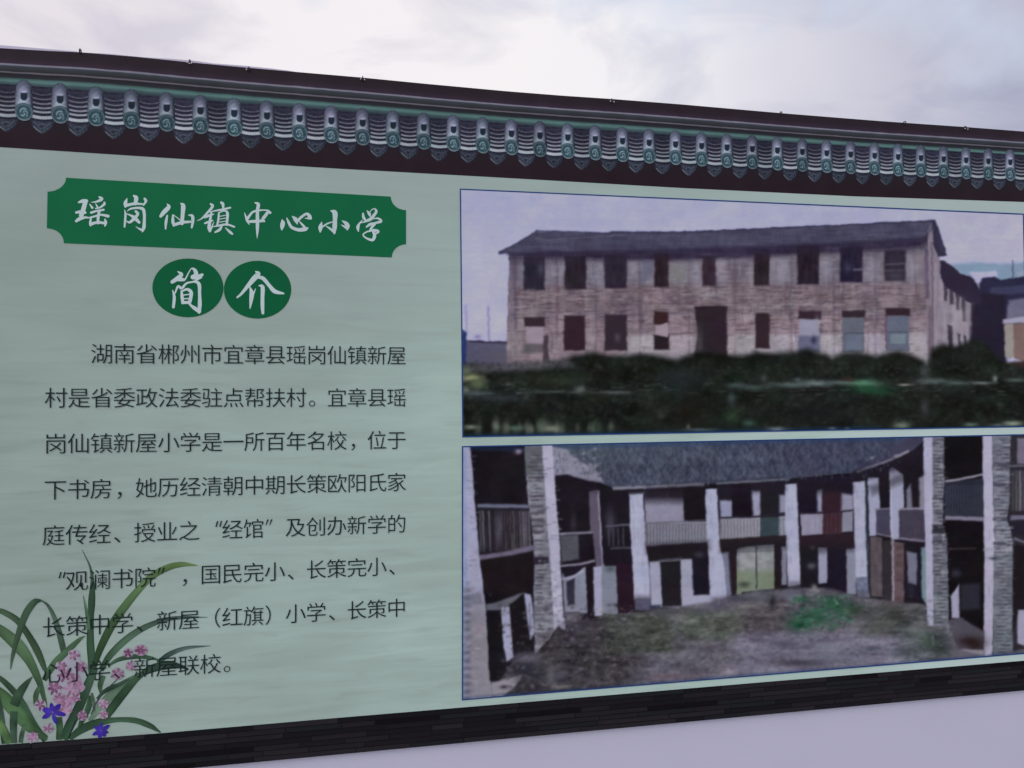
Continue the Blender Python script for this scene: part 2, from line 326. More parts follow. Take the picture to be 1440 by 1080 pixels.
# ------------------------------------------------------------------ painter for the printed pictures
class Paint:
    def __init__(s, X, Y, base, ident=0):
        s.X, s.Y = X, Y
        s.C = np.zeros(X.shape + (3,)); s.C[:] = base
        s.I = np.full(X.shape, ident, np.int32)
    def warp(s, a=0.6):
        """uneven outlines, as in an enlarged low-resolution photograph"""
        s.X0, s.Y0 = s.X, s.Y
        s.X = s.X0 + a * (s.nz(s.X0, s.Y0, 7, 7, 901) + 0.6 * s.nz(s.X0, s.Y0, 3, 3, 902))
        s.Y = s.Y0 + a * 0.8 * (s.nz(s.X0, s.Y0, 9, 6, 903) + 0.6 * s.nz(s.X0, s.Y0, 3.5, 2.5, 904))
    def finish(s, amp=3.0, sat=1.0):
        X, Y = s.X0, s.Y0
        gm = s.C.mean(-1, keepdims=True); s.C = gm + (s.C - gm) * sat
        for _ in range(2):
            a = s.C; b = a.copy()
            b[1:-1, 1:-1] = (4 * a[1:-1, 1:-1] + a[:-2, 1:-1] + a[2:, 1:-1] + a[1:-1, :-2] + a[1:-1, 2:]) / 8
            s.C = b
        s.C = 96 + (s.C - 96) * 1.07; s.C[..., 2] = 4 + (s.C[..., 2] - 4) * 0.955
        lum = s.C.mean(-1, keepdims=True) / 110
        v = s.nz(X, Y, 34, 20, 911) * 1.6 + s.nz(X, Y, 11, 8, 912) * 1.3 + s.nz(X, Y, 4.5, 3, 913) * 1.1 + s.nz(X, Y, 2, 1.6, 914) * 0.7 + 0.5 * s.nz(X, Y, 50, 1.6, 915)
        s.C = s.C + (amp * v)[..., None] * np.clip(lum, 0.35, 0.8)
        s.C[..., 0] += 1.2 * s.nz(X, Y, 24, 16, 916); s.C[..., 1] += 1.3 * s.nz(X, Y, 20, 14, 917); s.C[..., 2] += 1.2 * s.nz(X, Y, 26, 18, 918)
    def _win(s, x0, x1, y0, y1):
        if not hasattr(s, 'cx'):
            s.cx = (s.X.min(0) - 3, s.X.max(0) + 3); s.cy = (s.Y.min(1) - 3, s.Y.max(1) + 3)
        c = np.nonzero((s.cx[1] > x0) & (s.cx[0] < x1))[0]; r = np.nonzero((s.cy[1] > y0) & (s.cy[0] < y1))[0]
        if not len(c) or not len(r): return None
        return (slice(r[0], r[-1] + 1), slice(c[0], c[-1] + 1))
    def poly(s, pts, c, soft=1.6, ident=None, alpha=1.0):
        p = np.array(pts, float)
        m = s._win(p[:, 0].min() - soft, p[:, 0].max() + soft, p[:, 1].min() - soft, p[:, 1].max() + soft)
        if m is None: return
        x = s.X[m]; y = s.Y[m]
        d = np.full(x.shape, 1e9); ins = np.zeros(x.shape, bool)
        for i in range(len(p)):
            ax, ay = p[i]; bx, by = p[(i + 1) % len(p)]
            ex, ey = bx - ax, by - ay; l2 = ex * ex + ey * ey + 1e-9
            tt = np.clip(((x - ax) * ex + (y - ay) * ey) / l2, 0, 1)
            d = np.minimum(d, np.hypot(x - ax - tt * ex, y - ay - tt * ey))
            cr = ((ay > y) != (by > y)) & (x < ex * (y - ay) / (by - ay + 1e-12) + ax)
            ins ^= cr
        sd_ = np.where(ins, -d, d)
        cov = np.clip(0.5 - sd_ / soft, 0, 1); cov = cov * cov * (3 - 2 * cov) * alpha
        s.C[m] = s.C[m] * (1 - cov[..., None]) + np.array(c, float) * cov[..., None]
        if ident is not None:
            ii = s.I[m]; ii[cov > 0.5 * alpha] = ident; s.I[m] = ii
    def rect(s, x0, y0, x1, y1, c, **k): s.poly([(x0, y0), (x1, y0), (x1, y1), (x0, y1)], c, **k)
    def line(s, pts, w, c, alpha=1.0, soft=1.4, ident=None):
        for (ax, ay), (bx, by) in zip(pts[:-1], pts[1:]):
            l = math.hypot(bx - ax, by - ay) + 1e-6; nx, ny = -(by - ay) / l * w / 2, (bx - ax) / l * w / 2
            s.poly([(ax + nx, ay + ny), (bx + nx, by + ny), (bx - nx, by - ny), (ax - nx, ay - ny)], c, soft, ident, alpha)
    def blob(s, x, y, rx, ry, c, alpha=1.0, ident=None, rag=0.0):
        m = s._win(x - rx * 2.2, x + rx * 2.2, y - ry * 2.2, y + ry * 2.2)
        if m is None: return
        X, Y = s.X[m], s.Y[m]
        r = ((X - x) / rx) ** 2 + ((Y - y) / ry) ** 2
        if rag: r = r * (1 + rag * s.nz(X, Y, 5, 4, int(x * 7 + y)) )
        cov = np.exp(-r * 1.1) * alpha
        s.C[m] = s.C[m] * (1 - cov[..., None]) + np.array(c, float) * cov[..., None]
        if ident is not None:
            ii = s.I[m]; ii[cov > 0.45 * alpha] = ident; s.I[m] = ii
    @staticmethod
    def nz(X, Y, sx, sy, seed, ang=0.0):
        """value noise in -1..1, cells sx by sy"""
        rs = np.random.RandomState(seed % 100003); G = rs.rand(257, 257) * 2 - 1
        if ang:
            ca, sa = math.cos(ang), math.sin(ang); X, Y = X * ca + Y * sa, -X * sa + Y * ca
        x = X / sx + 1000; y = Y / sy + 1000
        xi = np.floor(x).astype(int); yi = np.floor(y).astype(int); fx = x - xi; fy = y - yi
        fx = fx * fx * (3 - 2 * fx); fy = fy * fy * (3 - 2 * fy); xi %= 256; yi %= 256
        return (G[yi, xi] * (1 - fx) + G[yi, xi + 1] * fx) * (1 - fy) + (G[yi + 1, xi] * (1 - fx) + G[yi + 1, xi + 1] * fx) * fy
    def grain(s, mask, amp, sx, sy, seed, tint=(1, 1, 1), ang=0.0):
        v = s.nz(s.X[mask], s.Y[mask], sx, sy, seed, ang)
        s.C[mask] += (amp * v)[:, None] * np.array(tint)
    def dashes(s, x0, y0, x1, y1, n, cs, l0, l1, w, seed, alpha=0.5, vert=False, slope=0.0, only=None):
        rs = random.Random(seed)
        for _ in range(n):
            x = rs.uniform(x0, x1); y = rs.uniform(y0, y1) + slope * (x - x0); l = rs.uniform(l0, l1)
            if only is not None:
                wn = s._win(x - 1, x + 1, y - 1, y + 1)
                if wn is None: continue
                i, j = (wn[0].start + wn[0].stop) // 2, (wn[1].start + wn[1].stop) // 2
                if s.I[i, j] not in only: continue
            q = [(x, y), (x + rs.uniform(-.6, .6), y + l)] if vert else [(x, y), (x + l, y + slope * l + rs.uniform(-.5, .5))]
            s.line(q, w * rs.uniform(.7, 1.4), rs.choice(cs), alpha * rs.uniform(.5, 1), 1.6)
    def specks(s, x0, y0, x1, y1, n, cs, r0, r1, seed, alpha=0.7, flat=1.0):
        rs = random.Random(seed)
        for _ in range(n):
            x = rs.uniform(x0, x1); y = rs.uniform(y0, y1); r = rs.uniform(r0, r1)
            s.blob(x, y, r * rs.uniform(0.8, 1.8), r * flat, rs.choice(cs), alpha * rs.uniform(0.5, 1))

def grid_quad(c00, c10, c11, c01, step):
    w = int(max(abs(c10[0] - c00[0]), 8) / step); h = int(max(abs(c01[1] - c00[1]), 8) / step)
    s, t_ = np.meshgrid(np.linspace(0, 1, w), np.linspace(0, 1, h))
    f = lambda k: (c00[k] * (1 - s) + c10[k] * s) * (1 - t_) + (c01[k] * (1 - s) + c11[k] * s) * t_
    return f(0), f(1)
def split_mesh(p, xyz, names, parent, mat, labels={}):
    """one mesh per painted thing; xyz: (h, w, 3)"""
    h, w = p.X.shape
    C_ = alb(np.clip(p.C, 0, 255)).reshape(-1, 3); V = xyz.reshape(-1, 3)
    idx = np.arange(h * w).reshape(h, w)
    F = np.stack([idx[1:, :-1], idx[1:, 1:], idx[:-1, 1:], idx[:-1, :-1]], -1).reshape(-1, 4)
    I_ = p.I[:-1, :-1].copy()
    def components(I_):
        L_ = np.arange(I_.size).reshape(I_.shape)
        sv = I_[1:] == I_[:-1]; sh = I_[:, 1:] == I_[:, :-1]
        while True:
            old = L_.copy()
            a = np.where(sv, np.minimum(L_[1:], L_[:-1]), L_[1:]); L_[:-1] = np.where(sv, np.minimum(a, L_[:-1]), L_[:-1]); L_[1:] = np.minimum(L_[1:], a)
            a = np.where(sh, np.minimum(L_[:, 1:], L_[:, :-1]), L_[:, 1:]); L_[:, :-1] = np.where(sh, np.minimum(a, L_[:, :-1]), L_[:, :-1]); L_[:, 1:] = np.minimum(L_[:, 1:], a)
            L_ = L_.ravel()[L_]
            if (L_ == old).all(): return L_
    if isinstance(names, list) and len(names) > 1:
        for _ in range(6):                       # crumbs join what surrounds them
            L_ = components(I_); ids, cnt = np.unique(L_, return_counts=True)
            small = np.isin(L_, ids[cnt < 40])
            if not small.any(): break
            up = np.vstack([I_[:1], I_[:-1]]); left = np.hstack([I_[:, :1], I_[:, :-1]]); dn = np.vstack([I_[1:], I_[-1:]])
            for nb, ok in ((up, ~np.vstack([small[:1], small[:-1]])), (left, ~np.hstack([small[:, :1], small[:, :-1]])), (dn, ~np.vstack([small[1:], small[-1:]]))):
                q = small & ok; I_[q] = nb[q]; small = small & ~q
        L_ = components(I_)
        keep_id = {}
    else: L_ = np.where(I_ < 0, -1, 0)
    fid = L_.reshape(-1); kinds = I_.reshape(-1)
    res = []
    for comp in np.unique(fid):
        sel = fid == comp
        k = int(kinds[sel][0])
        if k < 0: continue
        f = F[sel]
        used, inv = np.unique(f, return_inverse=True)
        nm = names[k] if isinstance(names, (list, dict)) else names
        me = bpy.data.meshes.new(nm)
        nf = len(f)
        me.vertices.add(len(used)); me.vertices.foreach_set('co', V[used].astype(np.float32).ravel())
        me.loops.add(nf * 4); me.loops.foreach_set('vertex_index', inv.reshape(-1).astype(np.int32))
        me.polygons.add(nf); me.polygons.foreach_set('loop_start', np.arange(0, nf * 4, 4, dtype=np.int32))
        try: me.polygons.foreach_set('loop_total', np.full(nf, 4, np.int32))
        except Exception: pass
        a = me.color_attributes.new('Col', 'FLOAT_COLOR', 'POINT')
        c4 = np.ones((len(used), 4), np.float32); c4[:, :3] = C_[used]; a.data.foreach_set('color', c4.ravel())
        me.update(calc_edges=True); me.validate()
        res.append(link(nm, me, mat, parent, labels.get(k)))
    return res
def px_xyz(X, Y, off):
    u, v = UV(X, Y)
    return np.stack([u, np.full(X.shape, -off), v - BASE], -1)

# ------------------------------------------------------------------ printed roof tiles of the eave border
SP = 50.5
def sprite(kind):
    if kind == 'cover': X, Y = np.meshgrid(np.arange(-15, 15.6, 0.75), np.arange(-48, 15.6, 0.75))
    elif kind == 'pan': X, Y = np.meshgrid(np.arange(-15, 15.6, 0.9), np.arange(-38, 11, 0.75))
    else: X, Y = np.meshgrid(np.arange(-18, 18.6, 0.9), np.arange(8, 33, 0.9))
    p = Paint(X, Y, (70, 72, 84), 0)
    full = np.ones(X.shape, bool)
    if kind == 'cover':
        hw = 10.4 + 2.4 * np.clip((Y + 40) / 30, 0, 1)
        t_ = np.clip(np.abs(X + 0.5) / hw, 0, 1)
        fade = np.clip((Y + 47) / 17, 0, 1)[..., None]
        bright = np.array((136, 134, 150.)); edge = np.array((44, 47, 58.))
        lowb = np.array((164, 176, 178.))
        k = np.clip((Y + 30) / 24, 0, 1)[..., None]
        cc = bright * (1 - k) + lowb * k
        sh = (np.clip(np.abs((X + 1.5) / hw), 0, 1) ** 2.0)[..., None]
        p.C = (cc * (1 - sh) + edge * sh) * fade + np.array((54, 62, 70.)) * (1 - fade)
        for yy in (-42, -37.5): p.line([(-9, yy + 1.5), (0, yy - 1), (9, yy + 1.5)], 1.2, (86, 86, 104), 0.6)
        p.grain(full, 10, 2.5, 2.5, 5)
        p.poly([(-4.8, -26.5), (4.8, -27), (4.8, -20), (2.4, -16.2), (-2.2, -16.2), (-4.8, -19)], (34, 42, 52), 1.6)
        p.line([(-3.4, -28.4), (4, -28.6)], 1.2, (168, 172, 192), 0.8)
        r = np.hypot(X, Y); p.I[:] = 0
        ring = lambda a, w, c, al: np.clip(1 - np.abs(r - a) / w, 0, 1)[..., None] * al
        r = np.hypot(X / 12.4, Y / 11.6) * 13.2
        m = r < 13.2
        p.C[m] = (54, 72, 78)
        q = ring(12.0, 1.6, 0, 0.9); p.C = p.C * (1 - q) + np.array((84, 104, 108.)) * q
        q = ring(9.8, 1.4, 0, 0.7); p.C = p.C * (1 - q) + np.array((42, 56, 62.)) * q
        q = (np.clip(1 - np.abs(r - 13.8) / 1.4, 0, 1) * (Y < -2))[..., None] * 0.8; p.C = p.C * (1 - q) + np.array((44, 54, 62.)) * q
        # dragon-like scroll in the disc
        p.line([(-5.5, 1), (-4.2, -3.2), (-0.5, -5.2), (3.2, -4)], 1.7, (126, 146, 152), 0.9)
        p.line([(-1.5, 0.5), (1.5, -2), (4.5, -0.3), (4.2, 3)], 1.5, (118, 138, 142), 0.85)
        p.line([(-4.5, 4.5), (-1.2, 5.8), (1.2, 3.2), (0, 1)], 1.6, (122, 142, 146), 0.85)
        p.line([(3.5, 5.8), (5.6, 4.5)], 1.3, (118, 138, 142), 0.8)
        p.line([(-6.8, -1.5), (-6.4, 3)], 1.0, (40, 54, 60), 0.7); p.line([(1, -0.2), (2.2, 1.6)], 1.3, (36, 48, 54), 0.8)
        p.grain(m, 9, 1.8, 1.8, 9)
        inside = ((np.abs(X + 0.5) < hw) & (Y < 0) & (((X + .5) / hw) ** 2 + np.clip((-36 - Y) / 9.5, 0, 9) ** 2 < 1.0)) | (r < 13.4)
        p.I[~inside] = -1
    elif kind == 'pan':
        p.C[:] = (46, 44, 58)
        for i, y0 in enumerate([-27.5, -20.8, -14.4, -8.2, -2.2, 5.6]):
            br = 92 + 15 * i; w = [1.6, 1.8, 2.0, 2.2, 2.6, 4.4][i]
            c = (br, br - 3 + 1.5 * i, br + 3)
            sag = 2.2 - 0.15 * i
            pts = [(x, y0 + sag * (1 - (x / 13.0) ** 2) - 1) for x in np.linspace(-15, 15, 9)]
            p.line([(a, b_ + w * 0.5 + 1.3) for a, b_ in pts], 2.2, (32, 34, 46), 0.8)
            p.line(pts, w, c, 0.92)
        p.blob(0, -34, 16, 6, (44, 44, 56), 0.9)
        p.grain(full, 9, 3, 2, 21)
    else:
        p.C[:] = (46, 42, 54)
        shp = [(-15.5, 8), (15.5, 8), (14.5, 14), (10, 20.5), (5, 25), (0, 28), (-5, 26.5), (-11, 21), (-15, 14.5)]
        p.poly(shp, (50, 52, 62), 3)
        p.line([(-12, 12), (-6, 17), (0, 14), (6, 17), (12, 12)], 1.2, (78, 82, 92), 0.7)
        p.line([(-8, 17), (-2, 22), (3, 20), (8, 16)], 1.1, (74, 82, 88), 0.7)
        p.line([(-12, 18.5), (-7, 23.6), (-1, 26.6)], 1.6, (112, 114, 114), 0.75)
        p.line([(1, 26), (8, 21), (12, 16)], 1.2, (58, 74, 78), 0.7)
        p.line([(-3, 26), (4, 24)], 1, (70, 88, 88), 0.6)
        p.grain(full, 12, 2.5, 2.5, 31)
        P_ = Paint(X, Y, (0, 0, 0), -1); P_.poly([(x * 1.06, y + (0.8 if y > 9 else 0)) for x, y in shp], (0, 0, 0), 0.5, ident=0); p.I = P_.I
    sx, sy = 1 / 447.0, 1 / 412.0
    xyz = np.stack([X * sx, np.zeros(X.shape), -Y * sy], -1)
    return p, xyz
TP = [(33.3,159),(84,162.3),(135,165),(185,169.3),(235,172.3),(282.3,176),(330,179.3),(376,184),(422,186.7),(466.7,190.7),(510.7,192.7),(553.3,195),(596.7,198.3),(638.3,203.3),(679.3,205.7),(719.3,208.3),(759.3,210.7),(798.3,213.3),(836.7,215),(875,217.3),(912.3,220),(949.3,222.3),(986,224),(1021.3,226),(1057,227.3),(1092.3,228.7),(1127.7,230.7),(1162,232.7),(1195.7,235.3),(1229.7,235.7),(1263,238),(1295,239.3),(1327,241),(1358.7,242.3),(1390,244),(1421,246)]
T3 = [P3(x, y) for x, y in TP]
us = np.array([a[0] for a in T3]); zs = np.array([a[2] for a in T3]); kk = np.arange(len(us))
fu = np.polyfit(kk, us, 1); fz = np.polyfit(kk, zs, 3)
protos = {}
for kind, nm, off in (('drip', 'drip_tile', 0.0010), ('pan', 'pan_tile', 0.0014), ('cover', 'cover_tile', 0.0018)):
    p, xyz = sprite(kind)
    protos[kind] = (split_mesh(p, xyz, [nm], border, m_tile)[0], off)
for k in range(-8, len(us) + 17):
    u = us[k] * 0.6 + np.polyval(fu, k) * 0.4 if 0 <= k < len(us) else np.polyval(fu, k)
    if u < U0 + 0.08 or u > U1 - 0.14: continue
    z_ = np.polyval(fz, min(max(k, 0), len(us) - 1))
    for kind, (pr, off) in protos.items():
        o = pr if k == -8 or (pr.get('placed') is None) else pr.copy()
        if o is pr: pr['placed'] = 1
        else: col.objects.link(o); o.parent = border
        o.location = (u + (0.0 if kind == 'cover' else 0.0565), -off, z_ + (0.0 if kind == 'cover' else -0.0015))
for pr, _ in protos.values():
    for o in bpy.data.objects:
        if o.data is pr.data and 'placed' in o: del o['placed']

# ------------------------------------------------------------------ printed dark bricks at the foot
m_bb = flat_mat('dark_mortar_print', (27, 25, 29), 0.25, 14)
bb = strip('brick_border', lambda u: 0.0, brick_z, 0.0006, m_bb, banner, label='strip of dark printed brickwork along the foot of the banner')
bms = []
for i, c in enumerate([(33, 31, 35), (37, 35, 39), (30, 29, 33), (40, 38, 41), (34, 35, 38)]):
    bms.append(flat_mat('dark_brick_print', c, 0.35, 22, squeeze=(0.5, 1, 2)))
rs = random.Random(4)
NROW = 7
rowh = 0.0187
cache = {}
for r_ in range(NROW):
    u = U0 + rs.uniform(0, 0.1)
    while u < U1 - 0.05:
        wl = rs.choice([0.12, 0.16, 0.2, 0.24, 0.3, 0.36])
        if r_ == NROW - 1: pass
        wl = min(wl, U1 - u - 0.005)
        top = brick_z(u + wl / 2)
        hh = top / NROW
        key = (wl, rs.randrange(5))
        if key not in cache:
            w2, h2 = wl / 2 - 0.0016, rowh / 2 - 0.0011; j = lambda: rs.uniform(-0.0006, 0.0006)
            me = mesh_of('brick', [(-w2, 0, -h2 + j()), (0, 0, -h2 + j()), (w2, 0, -h2 + j()), (w2, 0, h2 + j()), (0, 0, h2 + j()), (-w2, 0, h2 + j())], [(0, 1, 4, 5), (1, 2, 3, 4)])
            me.materials.append(bms[key[1]]); cache[key] = me
        if rs.random() > 0.06:
            link('brick', cache[key], None, bb, loc=(u + wl / 2, -0.0012, (r_ + 0.5) * hh))
        u += wl

# ------------------------------------------------------------------ ribbons (brush strokes, leaves)
def cat(pts, n=7):
    p = np.array(pts, float)
    if len(p) < 3: 
        tt = np.linspace(0, 1, n * 2)[:, None]; return p[0] * (1 - tt) + p[-1] * tt
    q = np.vstack([2 * p[0] - p[1], p, 2 * p[-1] - p[-2]]); o = []
    for i in range(1, len(q) - 2):
        for j in range(n):
            t_ = j / n; a, b_, c, d = q[i - 1], q[i], q[i + 1], q[i + 2]
            o.append(0.5 * ((2 * b_) + (-a + c) * t_ + (2 * a - 5 * b_ + 4 * c - d) * t_ * t_ + (-a + 3 * b_ - 3 * c + d) * t_ ** 3))
    o.append(q[-2]); return np.array(o)
def ribbon(pts, off, caps=True, across=2):
    """pts (px, py, width) -> verts, faces, t along"""
    s = cat(pts); s[:, 2] = np.maximum(s[:, 2], 0.3)
    d = np.gradient(s[:, :2], axis=0); l = np.hypot(d[:, 0], d[:, 1])[:, None] + 1e-9; d /= l
    nn = np.stack([-d[:, 1], d[:, 0]], 1)
    rows = []
    if caps:
        a, w = s[0], s[0, 2] / 2
        for k in (0.96, 0.7, 0.35): rows.append((a[:2] - d[0] * w * k, nn[0], 2 * w * math.sqrt(max(0, 1 - k * k)), 0))
    for i in range(len(s)): rows.append((s[i, :2], nn[i], s[i, 2], i / (len(s) - 1)))
    if caps:
        a, w = s[-1], s[-1, 2] / 2
        for k in (0.35, 0.7, 0.96): rows.append((a[:2] + d[-1] * w * k, nn[-1], 2 * w * math.sqrt(max(0, 1 - k * k)), 1))
    V, F, T_ = [], [], []
    for c, nv, w, t_ in rows:
        for j in range(across + 1):
            q = c + nv * w * (j / across - 0.5); V.append(P3(q[0], q[1], off)); T_.append((t_, j / across))
    k = across + 1
    for i in range(len(rows) - 1):
        for j in range(across): F.append((i * k + j, i * k + j + 1, (i + 1) * k + j + 1, (i + 1) * k + j))
    return V, F, np.array(T_)

# ------------------------------------------------------------------ title plaque, discs, brush lettering
m_green = flat_mat('green_plaque_print', (25, 92, 59), 0.12, 5)
m_disc = flat_mat('green_disc_print', (18, 84, 53), 0.12, 5)
m_letter = flat_mat('pale_letter_print', (172, 186, 196), 0.12, 14)
def poly_part(name, pts, off, mat, parent, label=None):
    return link(name, mesh_of(name, [P3(x, y, off) for x, y in pts], [tuple(range(len(pts)))[::-1]]), mat, parent, label)
def arc(cx, cy, rx, ry, a0, a1, n=10):
    return [(cx + rx * math.cos(math.radians(a0 + (a1 - a0) * i / n)), cy + ry * math.sin(math.radians(a0 + (a1 - a0) * i / n))) for i in range(n + 1)]
# corners bitten out in quarter circles
plq = []
plq += arc(67, 250, 26, 19.5, 90, 0)            # top left bite centre (67,250)
plq += arc(571, 276.5, 21.5, 19, 180, 90)       # top right
plq += arc(571, 362, 20, 18.5, 270, 180)
plq += arc(66, 342, 24, 21, 0, -90)
plaque = poly_part('title_plaque', plq, 0.0010, m_green, banner, 'green title plaque with notched corners and pale brush lettering')
disc1 = poly_part('title_disc', arc(264.3, 404.8, 50, 41.3, 0, 360, 48)[:-1], 0.0010, m_disc, banner, 'left green disc under the title plaque')
disc2 = poly_part('title_disc', arc(362.2, 407.3, 47.3, 40.6, 0, 360, 48)[:-1], 0.0013, m_disc, banner, 'right green disc under the title plaque')
M1 = (90, 265, 9.6); M2 = (215, 270, 9.6); M3 = (330, 275, 12.0); M4 = (430, 280, 11.077); M5 = (205, 355, 6.857)
BR = [
 (M1, plaque, [[(200,190,22),(255,172,50),(305,172,48)],[(290,190,60),(262,290,62),(235,370,62)],[(168,326,32),(230,318,42),(290,328,34)],[(168,442,36),(215,412,48),(300,392,26),(330,400,16)],
   [(480,118,24),(512,145,44),(450,178,28),(372,190,8)],[(350,215,14),(385,262,32)],[(430,208,12),(452,246,24)],[(548,190,24),(545,215,36),(490,258,26),(430,272,18)],
   [(370,328,32),(450,304,28),(538,290,28)],[(482,300,34),(465,380,40),(462,470,36)],[(312,402,14),(400,384,26),(500,358,28),(598,376,40)],[(368,400,24),(358,460,34),(360,508,18)],[(362,484,46),(450,462,34),(562,470,38)],[(556,416,18),(566,460,40),(556,510,18)]]),
 (M1, plaque, [[(852,140,14),(832,200,52),(832,250,26)],[(830,234,40),(950,208,36),(1070,214,22)],[(945,100,26),(976,132,58),(965,208,46)],[(1092,142,34),(1108,172,36),(1076,228,20)],
   [(820,290,8),(832,350,28),(826,450,30),(820,520,24)],[(856,308,8),(905,276,26),(1000,264,30),(1066,280,44),(1086,340,40),(1086,450,40),(1080,530,46),(1060,590,12)],[(1066,566,40),(1015,545,20),(972,516,6)],
   [(836,340,10),(900,364,26),(960,402,50),(1018,462,34)],[(972,312,34),(998,350,38),(940,418,44),(885,460,30),(842,438,8)]]),
 (M2, plaque, [[(195,162,12),(214,205,54),(150,275,58),(108,328,40)],[(196,320,22),(180,400,38),(173,498,22)],[(378,154,16),(410,190,60),(404,300,52),(394,425,50)],[(272,312,20),(272,400,44),(284,458,24)],[(282,314,12),(330,348,12),(378,388,14)],[(285,446,42),(400,412,40),(505,404,30)],[(486,314,16),(535,326,40),(540,400,40),(526,482,26)]]),
 (M2, plaque, [[(782,164,26),(808,195,36),(730,290,30),(660,360,20),(598,390,6)],[(700,345,24),(760,320,34),(822,300,14)],[(702,424,24),(765,402,32),(812,385,14)],[(790,280,26),(772,400,38),(760,480,46),(768,535,24)],[(770,528,34),(800,470,22),(822,408,8)],
   [(925,145,34),(946,165,42),(952,220,26)],[(750,275,8),(840,256,20),(930,240,28),(1046,214,26)],[(892,286,24),(886,370,28),(868,455,24)],[(892,280,16),(970,256,20),(1008,285,36),(1006,370,34),(998,446,30)],[(905,330,12),(996,314,12)],[(905,368,12),(996,352,12)],[(900,408,12),(992,394,12)],
   [(806,474,8),(900,454,28),(1000,440,26),(1100,472,26)],[(932,466,24),(900,512,38),(842,545,22)],[(980,484,10),(1040,540,36),(1074,568,26)]]),
 (M3, plaque, [[(166,290,8),(195,370,36),(218,430,46),(248,490,12)],[(225,380,46),(300,285,36),(390,256,38),(480,248,24),(560,256,30),(600,292,44)],[(560,285,50),(520,340,56),(478,400,52),(505,440,26)],[(260,440,44),(350,436,50),(478,428,46)],[(346,122,22),(400,152,56),(386,260,54),(386,450,60),(384,600,44),(380,728,6)]]),
 (M3, plaque, [[(800,402,8),(812,465,76),(800,540,58),(796,590,8)],[(880,382,18),(915,460,44),(965,538,50),(1080,580,56),(1190,566,70),(1232,550,28)],[(1195,548,34),(1140,490,36),(1092,438,16)],[(970,350,12),(1030,408,72),(1058,482,18)],[(1060,430,46),(1130,362,44),(1215,310,42),(1262,348,62),(1284,385,44)],[(1284,388,40),(1235,386,30),(1188,386,10)]]),
 (M4, plaque, [[(390,182,16),(452,215,80),(455,330,66),(450,440,70),(445,540,22)],[(448,520,40),(380,462,34),(312,420,10)],[(250,358,10),(230,440,68),(226,512,24)],[(256,436,24),(340,382,24),(432,352,12)],[(566,338,12),(625,378,58),(652,425,68),(646,480,20)],[(550,402,8),(612,436,36),(640,460,30)]]),
 (M4, plaque, [[(892,226,28),(898,280,44),(928,330,34)],[(952,180,10),(988,228,48),(1002,268,22)],[(925,350,34),(1010,312,50),(1072,240,46),(1098,190,40),(1070,152,20),(1022,172,14),(1000,205,12)],[(882,326,10),(835,385,30),(812,440,50),(820,502,20)],[(850,372,18),(945,348,22),(1040,312,14),(1125,302,28),(1172,345,44),(1110,368,36),(1062,378,28)],
   [(944,436,24),(1000,396,44),(1066,380,34)],[(1072,392,40),(1030,440,38),(1004,492,38)],[(1004,490,34),(1070,488,42),(1122,506,52),(1104,534,28)],[(1052,505,42),(1072,570,52),(1045,635,46),(985,628,34),(914,590,24),(896,550,22),(950,512,24),(1030,492,28)]]),
 (M5, disc1, [[(308,184,8),(345,214,36),(300,255,40),(256,285,34)],[(300,262,30),(352,262,34),(378,262,18),(410,205,12),(442,156,12),(474,172,34),(486,215,42),(455,240,40)],[(455,238,44),(505,238,46),(544,216,28)],[(540,244,10),(460,282,16),(395,298,20),(348,345,26),(312,328,22),(284,392,14)],[(260,364,8),(276,430,28),(268,528,26)],
   [(400,296,14),(470,284,18),(514,306,34),(520,400,30),(522,500,38),(516,578,28)],[(516,566,42),(460,530,32),(412,490,12)],[(346,372,18),(352,430,32),(358,488,26)],[(346,376,14),(400,356,26),(438,384,34),(434,440,34),(422,488,34)],[(366,412,12),(425,404,12)],[(366,448,12),(420,444,12)],[(356,484,28),(425,482,30)]]),
 (M5, disc2, [[(1060,184,12),(1084,208,46),(1040,258,50),(980,330,36),(920,402,24),(882,434,16)],[(1072,240,22),(1130,250,36),(1190,318,34),(1245,376,40),(1328,396,18)],[(1004,330,8),(1022,392,42),(1018,450,38),(1006,540,10)],[(1060,350,6),(1034,412,20)],[(1090,320,8),(1126,334,38),(1126,430,36),(1126,520,36),(1130,586,26)]]),
]
for (ox, oy, sc_), par, strokes in BR:
    V, F = [], []
    for i, st in enumerate(strokes):
        v, f, _t = ribbon([(ox + x / sc_, oy + y / sc_, w / sc_) for x, y, w in st], 0.0018 + 0.00004 * i)
        F += [tuple(a + len(V) for a in q) for q in f]; V += v
    link('brush_character', mesh_of('brush_character', V, F), m_letter, par)

